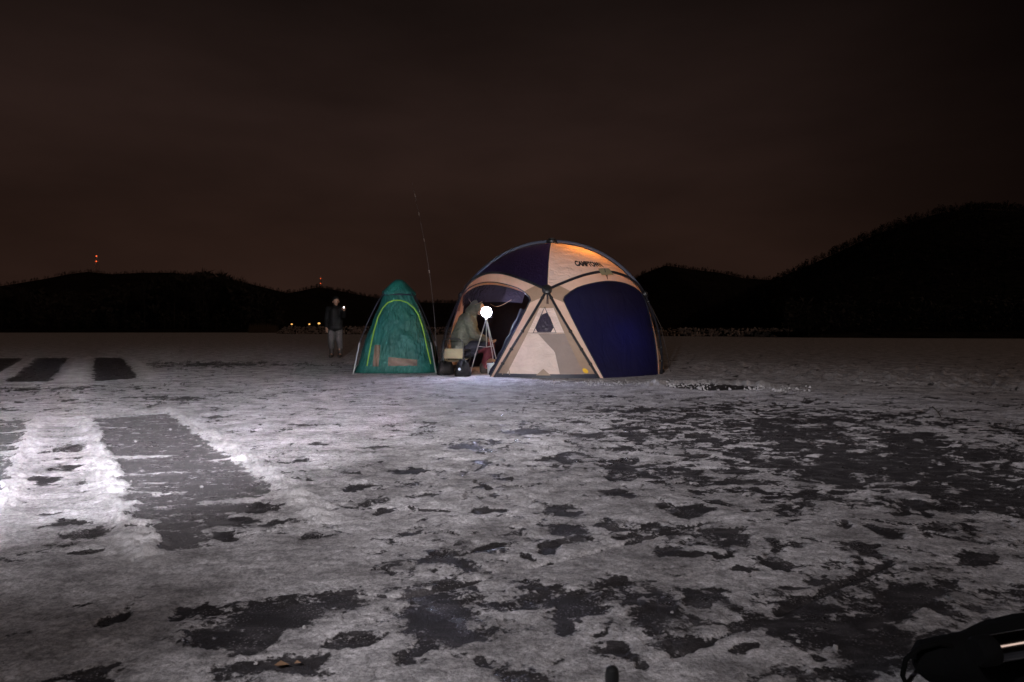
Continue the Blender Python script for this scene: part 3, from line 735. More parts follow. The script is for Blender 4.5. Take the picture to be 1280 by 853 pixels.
def dome_tent():
    t = thing('dome_tent', (TX, TY, 0.0), 'large cream and dark blue dome tent lit from within on the ice', 'tent', rz=R(-6))
    lin = lambda a, b, n: [a + (b - a) * i / (n - 1) for i in range(n)]
    quad_lab = ['cream roof panel with black lettering', 'dark blue roof panel', 'cream roof panel at the back', 'dark blue roof panel over the open doorway']
    rmats = [M['cream'], M['blue'], M['cream'], M['blue']]
    for q in range(4):
        az0 = 90 * q
        def roof(u, v):
            tha = arch_th(u); th = tha + (PI / 2 - tha) * v
            dip = 0.035 * math.sin(PI * u) * math.sin(PI * min(1, v * 1.0)) 
            return dome(az0 + 90 * u, th, 0.0, dip)
        m = MB(); m.grid(roof, lin(0, 1, 31), lin(0, 1, 25)); o = m.build('roof_panel', rmats[q], t); o['label'] = quad_lab[q]
        # door bay between two legs and the arch
        def bay(u, v):
            az = (LEG + (90 - 2 * LEG) * u) * (1 - v) + 90 * u * v
            return az, th_of(max(0, v) * (TH * math.sin(arch_th(u)) ** (2 / TN)))
        def bayp(u, v, off=0.0):
            a, th = bay(u, v)
            return dome(az0 + a, th, off, 0.03 * math.sin(PI * u) * math.sin(PI * min(1, v)))
        N = 64
        def outer(s):
            if s < 0.36: return (0.0, s / 0.36)
            if s > 0.64: return (1.0, (1 - s) / 0.36)
            return ((s - 0.36) / 0.28, 1.0)
        def inner(s):
            # the opening: an inset of the outer path with rounded shoulders
            a = outer(s); u, v = a
            u = 0.5 + (u - 0.5) * 0.875; v = v * 0.915
            k = max(0, abs(u - 0.5) - 0.30) / 0.1375; 
            return (u, v - 0.055 * k * k * (v / 0.915) ** 6)
        ss = lin(0, 1, N)
        m = MB()
        def band(s, k):
            a, b = outer(s), inner(s)
            return bayp(a[0] + (b[0] - a[0]) * k, a[1] + (b[1] - a[1]) * k)
        m.grid(band, ss, [0, .25, .5, .75, 1.0], m=lambda s, k: 1 if (0.335 < s < 0.375 or 0.625 < s < 0.665) else 0)
        m.build('door_surround', [M['band'], M['taupe']], t)
        # dark piping round the opening
        p = MB(); p.tube([bayp(*inner(s), 0.006) for s in ss], 0.010, 6); p.build('piping', M['hem'], t)
        if q != 3:
            m = MB()
            def fill(k, s):
                a, b = inner(s * 0.5), inner(1 - s * 0.5)
                u = a[0] + (b[0] - a[0]) * k
                pt = bayp(u, a[1], 0.0)
                return pt + Vector((0, 0, 0)) 
            m.grid(fill, lin(0, 1, 25), lin(0, 1, 33))
            o = m.build('door_panel', M['doorblue'], t); o['label'] = ['dark blue closed door panel on the right', 'blue door panel at the back', 'blue door panel at the back'][q]
        else:
            # door rolled up along the right-hand leg and a clear flap tied under the arch
            path = [bayp(0.91, v, -0.05) for v in lin(0.02, 0.74, 14)]
            m = MB(); m.tube(path, [0.045 + 0.012 * math.sin(i * 2.1) for i in range(14)], 10)
            m.build('rolled_door', M['doorblue'], t)
            m = MB()
            def flap(u, v): return bayp(0.12 + 0.76 * u, 0.90 - 0.16 * v * (0.6 + 0.4 * math.sin(PI * u)) , -0.02 - 0.05 * v)
            m.grid(flap, lin(0, 1, 21), lin(0, 1, 8)); m.build('door_flap', M['vinyl'], t)
            for (u0, v0, u1, v1) in ((0.30, 0.80, 0.52, 0.74), (0.62, 0.72, 0.80, 0.80)):
                m = MB(); m.tube([bayp(u0 + (u1 - u0) * k, v0 + (v1 - v0) * k - 0.05 * math.sin(PI * k), -0.04) for k in lin(0, 1, 9)], 0.004, 5); m.build('tie_cord', M['taupe'], t)
        # wall panel below each hub
        def wallp(u, v, off=0.0):
            az = -LEG * (1 - v) + 2 * LEG * (1 - v) * u
            return dome(az0 + az, th_of(v * HUBZ), off, 0.015 * math.sin(PI * u) * math.sin(PI * v))
        us = sorted(set(lin(0, .10, 4) + lin(.10, .88, 22) + lin(.88, 1, 4))); vs = sorted(set(lin(0.0, 0.05, 3) + lin(0.05, .80, 24) + lin(.80, 0.985, 7)))
        m = MB()
        m.grid(wallp, us, vs, m=lambda u, v: 2 if v < 0.05 else (1 if (u < .10 or u > .88 or v > .80) else 0))
        wl = m.build('wall_panel', [M['cream'], M['taupe'], M['hem']], t)
        if q == 0:
            def uvpoly(pts, off, nsub=1):
                return [wallp(u, v, off) for u, v in pts]
            pxl = lambda px, py: ((px - (683 - 64 * (1 - (473 - py) / 110))) / (128 * (1 - (473 - py) / 110)), (473 - py) / 110)
            wd = MB(); pp = [pxl(x, y) for x, y in ((677, 393), (683, 391), (688, 397), (693, 409), (689, 415.5), (671, 415.5), (668, 410))]
            cpt = sum((Vector(wallp(*q_, 0.010)) for q_ in pp), Vector()) / len(pp)
            wd.add([cpt] + uvpoly(pp, 0.008), [(0, 1 + i, 1 + (i + 1) % len(pp)) for i in range(len(pp))])
            wo = wd.build('window', M['vinyl'], wl)
            fr = MB(); fr.tube([wallp(*pxl(x, y), 0.010) for x, y in ((680, 384), (676, 393), (671, 404), (665.5, 416.5), (680, 416.5), (696, 416.5), (690, 404), (685, 394))], 0.008, 6, closed=True); fr.build('frame', M['hem'], wo)
            sm = MB(); sm.tube([wallp(u, 0.512, 0.006) for u in lin(0.02, 0.98, 20)], 0.005, 5); sm.build('seam', M['taupe'], wl)
            sm = MB(); v3 = [wallp(*pxl(x, y), 0.007) for x, y in ((671, 469), (680, 461), (689, 469))]; sm.add(v3, [(0, 1, 2)]); sm.build('vent_patch', M['taupe'], wl)
            em = MB(); c = pxl(731, 463.5); cp = wallp(*c, 0.012); ux = (wallp(c[0] + .02, c[1], .012) - cp).normalized(); vx = (wallp(c[0], c[1] + .02, .012) - cp).normalized()
            em.add([cp + ux * 0.045 * math.cos(a) + vx * 0.045 * math.sin(a) for a in lin(0, 2 * PI * 23 / 24, 24)], [tuple(range(24))]); em.build('emblem', M['yellow'], wl)
            lp = MB(); lp.tube([wallp(*pxl(x, y), 0.012) for x, y in ((629, 469), (630, 464), (632, 461.5), (637, 463), (638.5, 469))], 0.007, 5); lp.build('loop', M['taupe'], wl)
            dim = MB()  # dimmer, not backlit part of the wall, painted as a darker overlay
            def dimp(k, v):
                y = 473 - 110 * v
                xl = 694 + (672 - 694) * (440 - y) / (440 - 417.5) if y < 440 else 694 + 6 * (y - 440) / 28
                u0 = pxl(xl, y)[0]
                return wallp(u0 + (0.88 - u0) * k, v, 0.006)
            dim.grid(dimp, lin(0, 1, 14), lin(0.052, 0.505, 20)); dim.build('dim_patch', M['dimcream'], wl)
            cd = MB()
            for dx in (0.0, 0.012, 0.03): cd.tube([wallp(0.5 + dx * 6, 0.95, 0.03), wallp(0.52 + dx * 5, 0.9, 0.035), wallp(0.5 + dx * 4, 0.84, 0.02)], 0.004, 5)
            cd.build('pull_cord', M['hem'], wl)
        # poles: two legs, arch, ridge
        for sgn in (-1, 1):
            m = MB(); pts = [wallp(0.0 if sgn < 0 else 1.0, v, 0.035 + 0.03 * math.sin(PI * v)) for v in lin(0.0, 0.97, 14)]
            m.tube(pts, 0.022, 8); pl = m.build('leg_pole', M['pole'], t)
            for v in (0.16, 0.32, 0.52, 0.9):
                m = MB(); p0 = wallp(0.0 if sgn < 0 else 1.0, v, 0.0); p1 = wallp(0.0 if sgn < 0 else 1.0, v, 0.035 + 0.03 * math.sin(PI * v))
                m.tube([p0, p0 + (p1 - p0) * 0.4], 0.014, 6); m.sphere(p1, 0.030, 8); m.build('clip', M['black'], pl)
        m = MB(); m.tube([dome(az0 + 90 * u, arch_th(u), 0.028) for u in lin(0.01, 0.99, 30)], 0.024, 8); m.build('arch_pole', M['pole'], t)
        m = MB(); m.tube([dome(az0, TH_HUB + (PI / 2 - TH_HUB) * v, 0.010 if q == 0 else 0.04) for v in lin(0.0, 1, 22)], 0.008 if q == 0 else 0.030, 8); m.build('ridge_pole', M['sleeve'] if q else M['hem'], t)
        m = MB(); hc = dome(az0, TH_HUB, 0.04); nrm = (dome(az0, TH_HUB, 1) - dome(az0, TH_HUB)).normalized()
        Mx = nrm.to_track_quat('Z', 'Y').to_matrix()
        m.lathe([(0.03, -0.04), (0.085, -0.03), (0.085, 0.02), (0.06, 0.035), (0.05, 0.05), (0.01, 0.055)], hc, 16, Mx); m.build('hub', M['black'], t)
        if q in (1, 3):
            m = MB(); m.tube([dome(az0, TH_HUB, 0.05), dome(az0, TH_HUB, 0.05) + Vector((math.sin(R(az0)) * 0.28, -0.1, -0.62)), dome(az0, 0.0, 0) + Vector((math.sin(R(az0)) * 0.10, -0.22, 0.0))], 0.006, 5); m.build('guy_line', M['pole'], t)
    m = MB(); m.lathe([(0.03, -0.03), (0.11, -0.02), (0.11, 0.02), (0.07, 0.045), (0.065, 0.07), (0.01, 0.075)], (0, 0, TH + 0.03), 18); m.build('top_hub', M['black'], t)
    # strap tag on the front right arch
    m = MB()
    def tagp(u, v): return dome(35 + 10.5 * u, arch_th(0.389 + 0.115 * u) + R(1.2 - 4.0 * v), 0.060)
    m.grid(tagp, lin(0, 1, 6), lin(0, 1, 4)); m.build('strap_tag', M['khaki'], t)
    m = MB(); c = tagp(0.5, 0.5); m.tube([c + Vector((-.02, -.01, 0.05)), c + Vector((.0, -.03, -.06)), c + Vector((.03, -.03, -.14)), c + Vector((.02, -.02, -.05))], 0.006, 5); m.build('strap', M['hem'], t)
    # lettering printed on the cream roof
    cu = bpy.data.curves.new('lettering', 'FONT'); cu.body = 'CAMPTOWN'; cu.size = 0.105; cu.align_x = 'CENTER'; cu.extrude = 0; cu.space_character = 0.95; cu.offset = 0.0065
    tmp = bpy.data.objects.new('tmp', cu); C.objects.link(tmp)
    me = bpy.data.meshes.new_from_object(tmp.evaluated_get(bpy.context.evaluated_depsgraph_get()))
    bpy.data.objects.remove(tmp)
    bm = bmesh.new(); bm.from_mesh(me); bmesh.ops.triangulate(bm, faces=bm.faces[:]); bmesh.ops.subdivide_edges(bm, edges=bm.edges[:], cuts=1, use_grid_fill=True)
    xs = [v.co.x for v in bm.verts]; k = 0.60 / (max(xs) - min(xs))
    for v in bm.verts:
        x, y = v.co.x * k, v.co.y * 1.30
        az = 33 + math.degrees((x + y * 0.18) / 1.36)
        u = az / 90; tha = arch_th(u); thb = th_of(1.915) + y / 1.4 + 0.0 * x
        vv = (thb - tha) / (PI / 2 - tha)
        v.co = dome(az, thb, 0.014, 0.035 * math.sin(PI * u) * math.sin(PI * min(1, max(0, vv))))
    me2 = bpy.data.meshes.new('lettering'); bm.to_mesh(me2); bm.free(); me2.materials.append(M['ink'])
    o = bpy.data.objects.new('lettering', me2); C.objects.link(o); o.parent = t
    return t
dome_tent()

# warm lamp hanging under the dome's top
t = thing('hanging_lamp', (TX + 0.42, TY - 0.30, 1.98), 'small warm lamp hanging under the top of the dome tent', 'lamp')
m = MB(); m.lathe([(0.01, -0.07), (0.045, -0.06), (0.05, 0.0), (0.03, 0.05), (0.01, 0.06)], (0, 0, 0), 12); m.build('bulb', M['warmlamp'], t)
m = MB(); m.tube([(0, 0, 0.05), (0.0, 0, 0.34)], 0.006, 5); m.build('cord', M['black'], t)

# a second lamp on the ice inside the dome, behind the closed door, that makes the blue cloth glow
t = thing('camp_lantern', (TX + 0.80, TY - 1.02, 0), 'camp lantern glowing through the closed blue door from inside the dome', 'lantern')
m = MB(); m.lathe([(.06, 0), (.07, .01), (.07, .05), (.05, .06), (.012, .07), (.012, .52)], (0, 0, 0), 16); m.build('base', M['black'], t)
m = MB(); m.lathe([(.03, .52), (.045, .54), (.045, .64), (.03, .66)], (0, 0, 0), 16); m.build('globe', M['inner'], t)
m = MB(); m.lathe([(.05, .66), (.06, .665), (.03, .70), (.01, .71)], (0, 0, 0), 16); m.build('cap', M['black'], t)

# ------------------------------------------------------------------ green shelter
def green_tent():
    gx, gy = (498 - 640) / F * 12.95, 13.02
    t = thing('shelter_tent', (gx, gy, 0), 'narrow green pop-up shelter tent with lime piping beside the dome tent', 'tent', rz=R(3))
    zs = [0, 0.2, 0.54, 0.97, 1.19, 1.41, 1.50]; ws = [0.75, 0.71, 0.635, 0.49, 0.385, 0.295, 0.25]
    wz = lambda z: float(np.interp(z, zs, ws))
    def skin(a, z, off=0.0):
        w_ = wz(z) + off; c, s = math.cos(a), math.sin(a); e = 3.2 - 1.2 * z / 1.5
        k = (abs(c) ** e + abs(s) ** e) ** (-1 / e)
        return Vector((c * k * w_, s * k * w_ * 0.92, z))
    A_ = np.linspace(0, 2 * PI, 121); Zl = np.linspace(0.0, 1.49, 70)
    aa, zz = np.meshgrid(A_[:-1], Zl)
    wr = 0.020 * fbm(np.cos(aa) * 2.6 + zz * 2.4, np.sin(aa) * 2.6 - zz * 2.2 , 4, 201) + 0.012 * fbm(np.cos(aa) * 5 + zz * 1.2, np.sin(aa) * 5 + zz * 7, 3, 205)
    m = MB(); n = 120
    vs = [skin(aa[j, i], zz[j, i], float(wr[j, i]) * (1.0 if zz[j, i] > 0.03 else 0.3)) for j in range(70) for i in range(n)]
    m.add(vs, [(j * n + i, j * n + (i + 1) % n, (j + 1) * n + (i + 1) % n, (j + 1) * n + i) for j in range(69) for i in range(n)])
    body = m.build('canopy', M['green'], t)
    # cap over the top vent
    m = MB()
    vs = []; K = [(0.0, 1.75), (0.06, 1.735), (0.14, 1.67), (0.24, 1.57), (0.31, 1.50), (0.315, 1.475)]
    for r, z in K[1:]:
        for i in range(40):
            a = 2 * PI * i / 40; e = 2.2 + r * 3
            k = (abs(math.cos(a)) ** e + abs(math.sin(a)) ** e) ** (-1 / e)
            vs.append((math.cos(a) * r * k, math.sin(a) * r * k, z + 0.012 * math.sin(4 * a) - (0.02 if z < 1.5 else 0) * abs(math.sin(2 * a))))
    fs = [((j + 1) * 40 + i, (j + 1) * 40 + (i + 1) % 40, j * 40 + (i + 1) % 40, j * 40 + i) for j in range(len(K) - 2) for i in range(40)]
    b = len(vs); vs.append((0, 0, 1.75)); fs += [(b, i, (i + 1) % 40) for i in range(40)]
    m.add(vs, fs); m.build('cap', M['green'], t)
    m = MB(); m.tube([skin(a, 1.455, 0.022) for a in np.linspace(0, 2 * PI, 49)[:-1]], 0.018, 6, closed=True); m.build('vent_gap', M['hem'], t)
    # lime piping: the door arch on the front face
    def front(x, z, off):
        w_ = wz(z) + off; e = 3.2 - 1.2 * z / 1.5
        y = -(max(0.0, 1 - abs(x / w_) ** e)) ** (1 / e) * w_ * 0.92
        return Vector((x, y, z))
    px2 = [(462, 462), (464, 450), (467, 430), (470, 412), (474, 396), (479, 385), (486, 377.5), (494, 374.5), (502, 374.5), (511, 377.5), (519, 384), (525, 393), (530, 407), (534, 422), (538, 440), (543, 460)]
    path = []
    sc = 69.2
    raw = [((x - 498) / sc, max(0.05, 0.8 + (412 - y) / sc)) for x, y in px2]
    for i in range(len(raw) - 1):
        for k in range(5): path.append((raw[i][0] + (raw[i + 1][0] - raw[i][0]) * k / 5, raw[i][1] + (raw[i + 1][1] - raw[i][1]) * k / 5))
    m = MB(); m.tube([front(x, z, 0.020) for x, z in path], 0.013, 6); m.build('door_piping', M['lime'], t)
    # salmon panels low on the front
    for x0, x1, z0, z1, lean in ((-0.40, -0.29, 0.13, 0.52, 0.02), (-0.12, 0.40, 0.14, 0.30, 0.0)):
        m = MB(); m.grid(lambda u, v: front(x0 + (x1 - x0) * u + lean * v, z0 + (z1 - z0) * v * (1 - 0.3 * u * (lean == 0)), 0.026 + 0.006 * math.sin(9 * u + 5 * v)), [i / 10 for i in range(11)], [i / 8 for i in range(9)])
        m.build('low_panel', M['salmon'], t)
    # skirt lying on the ice
    m = MB(); rr = random.Random(4)
    vs = []; n = 90
    jit = [rr.uniform(-1, 1) for _ in range(n)]
    for ring, (off, z) in enumerate(((0.012, 0.13), (0.035, 0.05), (0.055, 0.012), (0.075, 0.006))):
        for i in range(n):
            p = skin(2 * PI * i / n, 0.02, off + 0.018 * jit[i] * ring / 2); p.z = z + (0.02 * jit[(i * 7) % n] if ring < 2 else 0.006); vs.append(p)
    m.add(vs, [(r * n + i, r * n + (i + 1) % n, (r - 1) * n + (i + 1) % n, (r - 1) * n + i) for r in range(1, 4) for i in range(n)])
    m.build('skirt', M['green'], t)
    # corner poles: silver foot sections, dark above
    for sx in (-1, 1):
        for sy in (-1, 1):
            P0 = Vector((sx * 0.745, sy * 0.68, 0.0)); P1 = Vector((sx * 0.645, sy * 0.595, 0.56))
            m = MB(); m.tube([P0, P1], 0.014, 8); fp = m.build('foot_pole', M['steel'], t)
            up = [P1, Vector((sx * 0.50, sy * 0.46, 0.97)), Vector((sx * 0.385, sy * 0.355, 1.25)), Vector((sx * 0.25, sy * 0.23, 1.5))]
            m = MB(); m.tube(up, 0.011, 7); m.build('upper_pole', M['pole'], t)
    return t
green_tent()

# ------------------------------------------------------------------ fishing rod between the tents
def rod():
    base = W(547, 462, 13.6); base.z = 0.02
    tip = W(515, 228, 13.6) - base
    t = thing('fishing_rod', base, 'tall thin fishing rod leaning up between the two tents', 'rod')
    bend = lambda k: tip * k + Vector((0.10 * math.sin(PI * k) * 1.0, 0, 0))
    ks = [i / 24 for i in range(25)]
    m = MB(); m.tube([bend(k) for k in ks], [0.006 - 0.0048 * k for k in ks], 6); m.build('blank', M['rod'], t)
    for k in (0.52, 0.69, 0.83, 0.93):
        m = MB(); m.tube([bend(k - 0.008), bend(k + 0.008)], 0.008 - 0.004 * k, 6); m.build('line_guide', M['steel'], t)
    m = MB(); m.tube([bend(0.0), bend(0.12)], 0.022, 8); m.build('handle', M['black'], t)
rod()

# ------------------------------------------------------------------ people
def blob(name, caps, material, parent, vox=0.012, smooth=6):
    bm = bmesh.new()
    for c in caps:
        a, b, ra, rb = Vector(c[0]), Vector(c[1]), c[2], c[3]
        for p, r in ((a, ra), (b, rb)):
            bmesh.ops.create_icosphere(bm, subdivisions=2, radius=r, matrix=Matrix.Translation(p))
        d = b - a
        if d.length > 1e-5:
            Mx = Matrix.Translation((a + b) / 2) @ d.to_track_quat('Z', 'Y').to_matrix().to_4x4()
            bmesh.ops.create_cone(bm, cap_ends=True, segments=14, radius1=ra, radius2=rb, depth=d.length, matrix=Mx)
    me = bpy.data.meshes.new('tmp'); bm.to_mesh(me); bm.free()
    o = bpy.data.objects.new('tmp', me); C.objects.link(o)
    rm = o.modifiers.new('r', 'REMESH'); rm.mode = 'VOXEL'; rm.voxel_size = vox
    sm = o.modifiers.new('s', 'SMOOTH'); sm.iterations = smooth; sm.factor = 0.5
    me2 = bpy.data.meshes.new_from_object(o.evaluated_get(bpy.context.evaluated_depsgraph_get()))
    bpy.data.objects.remove(o); me2.name = name
    me2.materials.clear(); me2.materials.append(material)
    me2.polygons.foreach_set('use_smooth', [True] * len(me2.polygons))
    r = bpy.data.objects.new(name, me2); C.objects.link(r); r.parent = parent
    return r

def hand_caps(wrist, fwd, side, curl=0.35, s=1.0):
    """palm + four unequal bent fingers + thumb from the side of the palm"""
    wrist, f, sd = Vector(wrist), Vector(fwd).normalized(), Vector(side).normalized()
    nrm = f.cross(sd).normalized(); caps = []
    k0 = wrist + f * 0.025 * s; k1 = wrist + f * 0.085 * s
    for q in (-0.028, -0.009, 0.010, 0.028): caps.append((k0 + sd * q * 0.7 * s, k1 + sd * q * s, 0.014 * s, 0.012 * s))
    for q, l in ((-0.028, 0.060), (-0.009, 0.075), (0.010, 0.080), (0.028, 0.070)):
        p = k1 + sd * q * s; d = f.copy()
        for j, fr in enumerate((0.45, 0.32, 0.23)):
            d = (d - nrm * curl).normalized(); p2 = p + d * l * fr * s
            caps.append((p, p2, (0.010 - j * 0.001) * s, (0.0092 - j * 0.001) * s)); p = p2
    p = wrist + f * 0.03 * s + sd * 0.028 * s; d = (f * 0.6 + sd * 0.8).normalized()
    p2 = p + d * 0.04 * s; d2 = (f * 0.95 + sd * 0.15 - nrm * 0.3).normalized()
    caps += [(p, p2, 0.013 * s, 0.011 * s), (p2, p2 + d2 * 0.032 * s, 0.011 * s, 0.009 * s)]
    return caps
def head_caps(c, fwd, s=1.0):
    c, f = Vector(c), Vector(fwd).normalized(); up = Vector((0, 0, 1)); up = (up - f * up.dot(f)).normalized(); sd = f.cross(up)
    P = lambda a, b, d: c + f * a * s + sd * b * s + up * d * s
    return [(P(-.025, 0, .02), P(.02, 0, .025), .088 * s, .082 * s), (P(.03, 0, -.02), P(.045, 0, -.085), .062 * s, .038 * s),
            (P(.075, 0, -.005), P(.105, 0, -.035), .012 * s, .017 * s), (P(.07, -.03, -.01), P(.07, -.03, -.02), .02 * s, .02 * s), (P(.07, .03, -.01), P(.07, .03, -.02), .02 * s, .02 * s),
            (P(.075, -.018, -.07), P(.075, .018, -.07), .012 * s, .012 * s), (P(-.005, -.085, 0), P(-.01, -.09, -.03), .015 * s, .012 * s), (P(-.005, .085, 0), P(-.01, .09, -.03), .015 * s, .012 * s)], P

def seated_person():
    bx, by = -0.86, 12.35
    t = thing('person', (bx, by, 0), 'person in an olive padded coat and maroon trousers seated in the tent doorway', 'person')
    L_ = lambda *a: Vector(a)
    hip, chest, neck, headc = L_(0, 0, .42), L_(.05, 0, .88), L_(.16, -.01, 1.08), L_(.25, -.02, 1.19)
    kn = [L_(.46, -.12, .50), L_(.47, .13, .50)]; ft = [L_(.36, -.14, .08), L_(.42, .15, .08)]
    sh = [L_(.08, -.21, .97), L_(.08, .21, .97)]; el = [L_(.18, -.27, .70), L_(.20, .26, .70)]; wr = [L_(.40, -.13, .60), L_(.42, .10, .60)]
    hp = [L_(.02, -.11, .42), L_(.02, .11, .42)]
    hc, P = head_caps(headc, (0.95, -0.25, -0.30))
    caps = [(hip, chest, .14, .16), (chest, neck, .10, .06), (neck, headc, .055, .055)] + hc
    for i in (0, 1):
        caps += [(hp[i], kn[i], .085, .06), (kn[i], ft[i], .058, .04), (ft[i], ft[i] + L_(.15, 0, -.03), .045, .035), (chest, sh[i], .09, .075), (sh[i], el[i], .052, .042), (el[i], wr[i], .04, .028)]
        caps += hand_caps(wr[i], (.9, .25 if i == 0 else -.25, -.2), (0, .7 if i == 0 else -.7, .7), .45)
    body = blob('body', caps, M['skin'], t, 0.009, 3)
    jk = [(hip + L_(-.03, 0, .0), L_(-.03, 0, .62), .20, .23), (L_(-.03, 0, .62), chest, .23, .20), (chest, neck + L_(-.03, 0, -.03), .17, .11)]
    for i in (0, 1):
        jk += [(chest, sh[i], .13, .115), (sh[i], el[i], .095, .085), (el[i], wr[i] - (wr[i] - el[i]).normalized() * .02, .08, .06)]
    # quilted rolls of the padded coat
    for k in range(6):
        z = .46 + k * .095; jk.append((L_(-.05 + .018 * k, -.10, z), L_(-.05 + .018 * k, .10, z), .165 + .01 * math.sin(k * 1.3), .165))
    blob('coat', jk, M['olive'], t, 0.014, 4)
    f = L_(0.95, -0.25, -0.30).normalized()
    hd = [(headc - f * .05 + L_(0, 0, .02), headc - f * .02 + L_(0, 0, .045), .105, .105), (neck + L_(-.04, 0, .02), headc - f * .06, .12, .105), (headc - f * .01 + L_(0, -.07, -.03), headc + f * .01 + L_(0, -.06, .05), .045, .045), (headc - f * .01 + L_(0, .07, -.03), headc + f * .01 + L_(0, .06, .05), .045, .045)]
    blob('hood', hd, M['olive'], t, 0.010, 3)
    tr = []
    for i in (0, 1): tr += [(hp[i], kn[i], .115, .085), (kn[i], ft[i] + L_(0, 0, .06), .085, .062)]
    tr.append((hp[0], hp[1], .14, .14)); blob('trousers', tr, M['maroon'], t, 0.012, 4)
    lc = [(L_(.02, -.12, .46), L_(.36, -.15, .53), .14, .085), (L_(.02, .12, .46), L_(.34, .15, .53), .14, .085), (L_(.1, -.1, .47), L_(.1, .1, .47), .13, .13), (L_(.05, -.2, .36), L_(.2, -.2, .38), .06, .06)]
    blob('lap_cover', lc, M['navy'], t, 0.012, 4)
    for i in (0, 1): blob('boot', [(ft[i] + L_(-.02, 0, .07), ft[i] + L_(-.02, 0, -.02), .062, .06), (ft[i] + L_(-.01, 0, -.02), ft[i] + L_(.17, 0, -.03), .056, .045)], M['boot'], t, 0.010, 3)
    for sgn in (-1, 1):
        m = MB(); m.sphere(P(.088, sgn * .03, 0.0), .011, 8); m.build('eye', M['eye'], t)
    return t
seated_person()

def walker():
    gx, gy = G(419, 447)
    t = thing('person', (gx, gy, 0), 'person in a dark jacket and pale grey trousers standing alone left of the green tent', 'person')
    L_ = lambda *a: Vector(a)
    hips = [L_(-.09, 0, .90), L_(.09, .02, .90)]; kn = [L_(-.11, -.02, .48), L_(.12, -.03, .48)]; an = [L_(-.11, .04, .09), L_(.13, .05, .09)]
    chest, neck, hd = L_(.0, 0, 1.30), L_(.01, 0, 1.46), L_(.03, -.02, 1.60)
    sh = [L_(-.19, 0, 1.38), L_(.19, 0, 1.38)]; el = [L_(-.25, .02, 1.10), L_(.27, -.10, 1.18)]; wr = [L_(-.23, -.08, .86), L_(.31, -.24, 1.33)]
    hc, P = head_caps(hd, (0.4, -0.9, -0.1))
    caps = [(L_(0, 0, .92), chest, .13, .14), (chest, neck, .09, .055), (neck, hd, .055, .055)] + hc
    for i in (0, 1):
        caps += [(hips[i], kn[i], .085, .058), (kn[i], an[i], .055, .038), (an[i], an[i] + L_(0, -.16, -.05), .045, .033), (chest, sh[i], .08, .07), (sh[i], el[i], .05, .04), (el[i], wr[i], .04, .028)]
    caps += hand_caps(wr[0], (.05, -.15, -1), (.8, -.5, 0), .25) + hand_caps(wr[1], (.15, -.6, .7), (-.9, -.2, .1), .5)
    blob('body', caps, M['skin'], t, 0.010, 3)
    jk = [(L_(0, 0, .95), chest, .175, .175), (chest, neck, .14, .085), (L_(-.08, 0, .86), L_(.08, 0, .86), .15, .15), (L_(-.08, 0, 1.0), L_(.08, 0, 1.0), .15, .15)]
    for i in (0, 1): jk += [(chest, sh[i], .12, .10), (sh[i], el[i], .08, .07), (el[i], wr[i] - (wr[i] - el[i]).normalized() * .03, .068, .05)]
    blob('jacket', jk, M['blackcloth'], t, 0.014, 4)
    tr = [(hips[0], hips[1], .13, .13)]
    for i in (0, 1): tr += [(hips[i], kn[i], .125, .10), (kn[i], an[i] + L_(0, 0, .2), .10, .09)]
    blob('trousers', tr, M['greytrousers'], t, 0.014, 4)
    for i in (0, 1): blob('boot', [(an[i] + L_(0, 0, .26), an[i] + L_(0, 0, -.03), .075, .062), (an[i] + L_(0, 0, -.04), an[i] + L_(0, -.18, -.05), .055, .042)], M['boot'], t, 0.010, 3)
    f = L_(0.4, -0.9, -0.1).normalized()
    blob('hat', [(hd - f * .03 + L_(0, 0, .04), hd - f * .01 + L_(0, 0, .06), .105, .10), (hd - f * .06 + L_(0, 0, -.03), hd - f * .05, .085, .09)], M['blackcloth'], t, 0.010, 3)
    for sgn in (-1, 1):
        m = MB(); m.sphere(P(.088, sgn * .03, 0.0), .011, 8); m.build('eye', M['eye'], t)
    # the torch in the raised hand
    hp = wr[1] + L_(.012, -.075, .075)
    q = thing('hand_torch', Vector((gx, gy, 0)) + hp, 'small lit torch in the raised hand of the standing person', 'torch')
    d = L_(.25, -.95, .15).normalized(); Mx = d.to_track_quat('Z', 'Y').to_matrix()
    m = MB(); m.lathe([(.012, -.07), (.015, -.065), (.015, .03), (.024, .05), (.024, .07)], (0, 0, 0), 14, Mx); m.build('barrel', M['black'], q)
    m = MB(); m.lathe([(.014, .0715), (.013, .075), (.004, .077)], (0, 0, 0), 14, Mx); m.build('lens', M['torchlight'], q)
walker()

